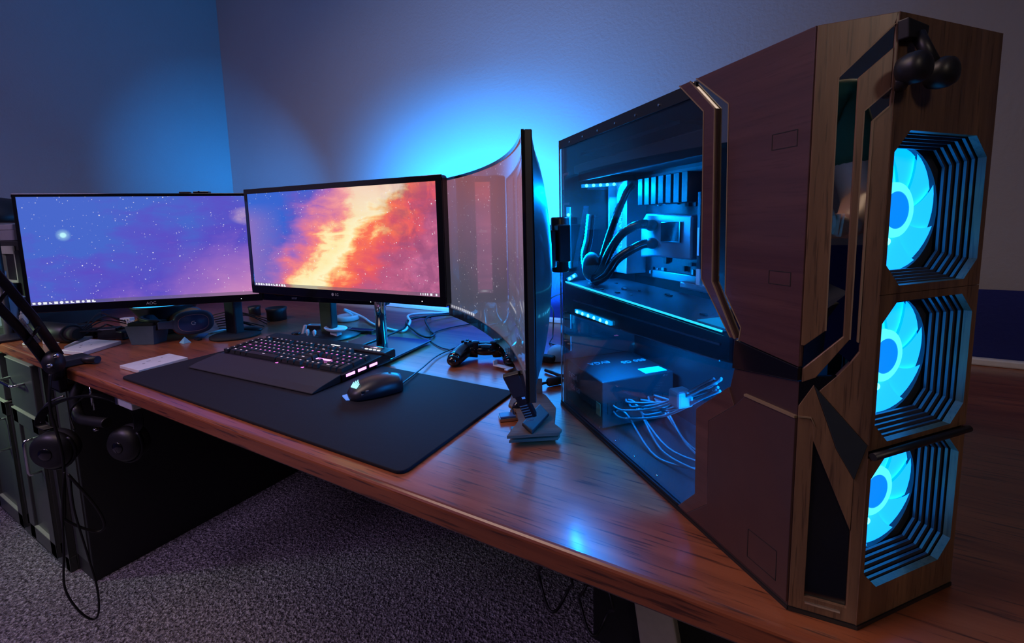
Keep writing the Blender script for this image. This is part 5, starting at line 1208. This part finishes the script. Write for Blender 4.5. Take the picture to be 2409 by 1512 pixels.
# headphones hanging from a hook under the desk edge
hkp = thing('headphone_hook', (-1.57, .43, DESK-.06), 'black curved hook screwed under the desk edge below the microphone arm', 'hook')
h0 = RHO(160, 885, 1.64); pts = [(-1.615, .440, DESK-.038), (-1.615, .420, DESK-.075), (-1.60, .415, DESK-.112), (-1.555, .410, DESK-.125), (-1.50, .415, DESK-.122), (-1.44, .425, DESK-.118)]
wbuild(MB().tube(bez(pts, 8), .012, 12), 'hook_bar', M_BLACK, hkp)
wbuild(MB().box((-1.64, .430, DESK-.042), (-1.57, .468, DESK-.0345)), 'mounting_plate', M_BLACK, hkp, bevel=.002)
wbuild(MB().tube([(-1.535, .43, DESK-.0345), (-1.535, .43, DESK-.105)], .0035, 10), 'screw', M_CHROME, hkp)
wbuild(MB().ball((-1.535, .43, DESK-.158), .007, .007, .005), 'screw', M_CHROME, hkp)
usb = thing('switch_box', (-1.335, .44, DESK-.045), 'small white switch box fixed under the desk edge right of the headphones', 'switch')
wbuild(MB().prism([(-1.375, .430), (-1.30, .430), (-1.30, .470), (-1.375, .470)], DESK-.062, DESK-.0345), 'body', M_WHITE, usb, bevel=.003)
wbuild(MB().box((-1.385, .428, DESK-.060), (-1.372, .470, DESK-.0345)), 'bracket', M_STEEL, usb, bevel=.001)
hp = thing('headphones', (-1.6, .40, .45), 'large black headphones hanging by their band under the desk edge', 'headphones')
c1, c2 = RHO(125, 1058, 1.64), RHO(297, 1043, 1.50)
c1.y = max(c1.y, .33)
top = [c1+Vector((-.005, .0, .055)), RHO(93, 995, 1.66), RHO(112, 958, 1.64), RHO(160, 938, 1.60), RHO(215, 930, 1.55), Vector(RHO(270, 940, 1.52)), RHO(318, 965, 1.50), RHO(326, 1000, 1.49), c2+Vector((.03, .01, .03))]
bp = bez(top, 6); rr = []
wdir = Vector((.30, .95, 0)).normalized()
for i, p in enumerate(bp):
    t = (bp[min(i+1, len(bp)-1)]-bp[max(i-1, 0)]).normalized(); nn = t.cross(wdir).normalized()
    rr.append([tuple(p+wdir*yy+nn*tt) for yy, tt in ((-.010, -.003), (.010, -.003), (.010, .003), (-.010, .003))])
wbuild(MB().loft(rr, smooth=False), 'headband', M_BLACKM, hp, bevel=.001)
wbuild(MB().tube([p+Vector((.0, -.0, .010)) for p in bp[4:18]], .0022, 8), 'band_wire', M_STEEL, hp)
def cup(c, r, nrm, nm):
    z = Vector(nrm).normalized(); x = z.orthogonal().normalized(); y = z.cross(x); T = frame(x, y, z, c)
    a = MB().lathe([(r*.35, .022), (r*.75, .020), (r*.95, .010), (r, .0), (r*.98, -.008)], 32, M=T); o1 = wbuild(a, 'ear_cup', M_BLACK, hp)
    b = MB().lathe([(r*.96, -.008), (r*1.0, -.016), (r*.95, -.027), (r*.7, -.030), (r*.55, -.022), (.001, -.020)], 32, M=T); wbuild(b, 'ear_pad', M_RUBBER, hp)
    wbuild(MB().lathe([(r*.34, .0222), (r*.30, .0240), (.001, .0245)], 24, M=T), 'cup_cap', M_BLACKG, hp)
    e_ = MB(); e_.tube([T @ Vector((r*1.05*cos(a_), r*1.05*sin(a_), .0)) for a_ in [pi*(i/14)-pi/2*0 for i in range(15)]], .004, 8); wbuild(e_, 'yoke', M_BLACKM, hp)
cup(c1, .050, (.55, -.83, -.05), 'l'); cup(c2, .046, (.35, -.93, .0), 'r')
# leads hanging down
def lead(pts, r, label, nm='hanging_cable'):
    tag(MB().tube(bez(pts, 12), r, 7).build(nm, M_CABLE), label, 'cable', 'black cords hanging below the headphones')
lead([RHO(118, 880, 1.61), RHO(118, 960, 1.60), RHO(140, 1040, 1.585), RHO(150, 1100, 1.58), RHO(152, 1200, 1.58), RHO(158, 1225, 1.58), RHO(225, 1250, 1.57), RHO(246, 1235, 1.56), RHO(225, 1190, 1.56), RHO(160, 1115, 1.57)], .0032, 'black cord with a closed loop hanging below the left ear cup')
lead([RHO(152, 1110, 1.56), RHO(147, 1180, 1.56), RHO(150, 1300, 1.56), RHO(152, 1380, 1.54), RHO(180, 1430, 1.52), RHO(215, 1456, 1.52), RHO(232, 1440, 1.52), RHO(228, 1380, 1.54), RHO(205, 1300, 1.56), RHO(175, 1200, 1.57), RHO(165, 1120, 1.575)], .0024, 'longest thin black cord looping down almost to the carpet')
lead([RHO(175, 1010, 1.60), RHO(165, 970, 1.62), RHO(190, 940, 1.60), RHO(215, 925, 1.585)], .0022, 'short black cord between the hook and the left ear cup')

# ================================================================== THE PHOTOGRAPHER (seen only as a reflection in the case's mirror strips)
def skinobj(name, verts, edges, mat, par, sub=2, root=0):
    me = bpy.data.meshes.new(name); me.from_pydata([v[:3] for v in verts], edges, []); me.materials.append(mat)
    o = bpy.data.objects.new(name, me); COL.objects.link(o)
    if par is not None: o.parent = par
    md = o.modifiers.new('skin', 'SKIN'); md.use_smooth_shade = True
    for i, v in enumerate(verts):
        r = v[3]; r = (r, r) if not isinstance(r, tuple) else r
        me.skin_vertices[0].data[i].radius = r; me.skin_vertices[0].data[i].use_root = (i == root)
    s_ = o.modifiers.new('sub', 'SUBSURF'); s_.levels = s_.render_levels = sub
    return o
M_SKIN = plain('skin', (.55, .33, .23), .5, mott=.05); M_SHIRT = plain('dark_green_shirt', (.012, .085, .040), .75, bump=.3)
M_JEAN = plain('dark_trousers', (.02, .025, .045), .8); M_HAIR = plain('dark_hair', (.03, .02, .015), .6)
px_, py_ = .13, -.50
pe = tag(skinobj('person', [
    (px_, py_, .94, (.14, .10)), (px_, py_, 1.10, (.13, .09)), (px_, py_+.02, 1.28, (.15, .10)), (px_, py_+.02, 1.40, (.10, .08)), (px_, py_+.03, 1.48, .050), (px_, py_+.05, 1.55, .055), (px_, py_+.06, 1.62, (.075, .088)), (px_, py_+.06, 1.68, (.070, .082)), (px_, py_+.05, 1.73, .045),
    (px_-.09, py_, .86, .080), (px_-.10, py_+.01, .48, .055), (px_-.10, py_-.01, .10, .038), (px_-.10, py_+.10, .035, .032),
    (px_+.09, py_, .86, .080), (px_+.10, py_+.01, .48, .055), (px_+.10, py_-.01, .10, .038), (px_+.10, py_+.10, .035, .032),
    (px_+.16, py_+.03, 1.38, .052), (px_+.215, py_+.06, 1.13, .040), (.275, -.24, 1.085, .034), (.215, -.085, 1.075, .026),
    (px_-.16, py_+.03, 1.38, .052), (px_-.23, py_+.02, 1.12, .040), (px_-.24, py_+.08, .90, .030), (px_-.235, py_+.10, .84, .024)],
    [(0, 1), (1, 2), (2, 3), (3, 4), (4, 5), (5, 6), (6, 7), (7, 8), (0, 9), (9, 10), (10, 11), (11, 12), (0, 13), (13, 14), (14, 15), (15, 16), (3, 17), (17, 18), (18, 19), (19, 20), (3, 21), (21, 22), (22, 23), (23, 24)], M_SKIN, None),
    'person in a green shirt holding up a phone, seen in the mirror strips', 'person')
skinobj('shirt', [(px_, py_, .90, (.16, .12)), (px_, py_, 1.10, (.15, .11)), (px_, py_+.02, 1.28, (.17, .12)), (px_, py_+.02, 1.41, (.115, .09)),
    (px_+.165, py_+.03, 1.385, .068), (px_+.205, py_+.05, 1.20, .062), (px_-.165, py_+.03, 1.385, .068), (px_-.21, py_+.03, 1.20, .062)],
    [(0, 1), (1, 2), (2, 3), (3, 4), (4, 5), (3, 6), (6, 7)], M_SHIRT, pe)
skinobj('trousers', [(px_, py_, .93, (.155, .115)), (px_-.09, py_, .84, .095), (px_-.10, py_+.01, .48, .070), (px_-.10, py_, .09, .056), (px_+.09, py_, .84, .095), (px_+.10, py_+.01, .48, .070), (px_+.10, py_, .09, .056)],
    [(0, 1), (1, 2), (2, 3), (0, 4), (4, 5), (5, 6)], M_JEAN, pe)
for s_ in (-1, 1): MB().loft([[(px_+s_*.10+w2*cos(2*pi*j/16), y, .002+max(0, h2*sin(2*pi*j/16))+(.012 if sin(2*pi*j/16) > 0 else 0)) for j in range(16)] for y, w2, h2 in ((py_-.06, .03, .07), (py_-.02, .042, .085), (py_+.06, .045, .06), (py_+.14, .048, .045), (py_+.19, .03, .03))]).build('shoe', M_BLACK, pe)
hx, hy, hz = px_, py_+.06, 1.645
MB().ball((hx, hy-.018, hz+.035), .084, .092, .092).build('hair', M_HAIR, pe)
MB().loft([[(hx+a*cos(2*pi*j/14), hy+.078+b_*.5*(1+sin(2*pi*j/14)), z) for j in range(14)] for a, b_, z in ((.006, .008, hz+.015), (.009, .018, hz-.005), (.016, .028, hz-.020), (.010, .010, hz-.028))]).build('nose', M_SKIN, pe)
for s_ in (-1, 1):
    MB().ball((hx+s_*.032, hy+.082, hz+.012), .0115, .008, .008).build('eye', M_WHITE, pe); MB().ball((hx+s_*.032, hy+.0885, hz+.012), .0048, .003, .0048).build('iris', M_RUBBER, pe)
    MB().ball((hx+s_*.083, hy, hz-.005), .010, .020, .030).build('ear', M_SKIN, pe)
    MB().tube(bez([(hx+s_*.016, hy+.090, hz+.030), (hx+s_*.034, hy+.090, hz+.036), (hx+s_*.050, hy+.078, hz+.030)], 4), .0035, 6).build('eyebrow', M_HAIR, pe)
MB().tube(bez([(hx-.024, hy+.080, hz-.050), (hx, hy+.088, hz-.053), (hx+.024, hy+.080, hz-.050)], 5), .0045, 8).build('lips', plain('lips', (.45, .18, .15), .5), pe)
# phone: lens at the camera's own place, body behind it
ph = thing('mobile_phone', (.07, -.010, 1.085), 'dark phone held sideways by the person, seen in the mirror strips', 'phone')
wbuild(MB().prism(rrect(-.020, 1.050, .142, 1.122, .010), .0, .008, M=frame((1, 0, 0), (0, 0, 1), (0, -1, 0), (0, -.004, 0))), 'body', plain('violet_phone_shell', (.10, .06, .13), .3), ph, bevel=.001)
wbuild(MB().box((-.016, -.0128, 1.054), (.138, -.0122, 1.118)), 'screen', glowmat('phone_screen', (.25, .35, .6), .3), ph)
# right hand gripping the phone's end
hv = [(.215, -.085, 1.075, .026), (.182, -.045, 1.078, (.030, .022)), (.160, -.030, 1.082, (.032, .016))]
ed = [(0, 1), (1, 2)]
def fing(z, r, dx):
    b0 = len(hv); hv.extend([(.166, -.020, z, r+.001), (.158+dx, .004, z+.001, r), (.138+dx, .009, z+.001, r-.0008), (.118+dx, .0075, z, r-.002)]); ed.extend([(2, b0), (b0, b0+1), (b0+1, b0+2), (b0+2, b0+3)])
for z, r, dx in ((1.108, .0085, .0), (1.091, .0088, -.004), (1.074, .0085, -.002), (1.058, .0075, .006)): fing(z, r, dx)
b0 = len(hv); hv.extend([(.158, -.034, 1.066, .011), (.138, -.026, 1.075, .0095), (.118, -.022, 1.084, .008)]); ed.extend([(1, b0), (b0, b0+1), (b0+1, b0+2)])
skinobj('hand', hv, ed, M_SKIN, pe)
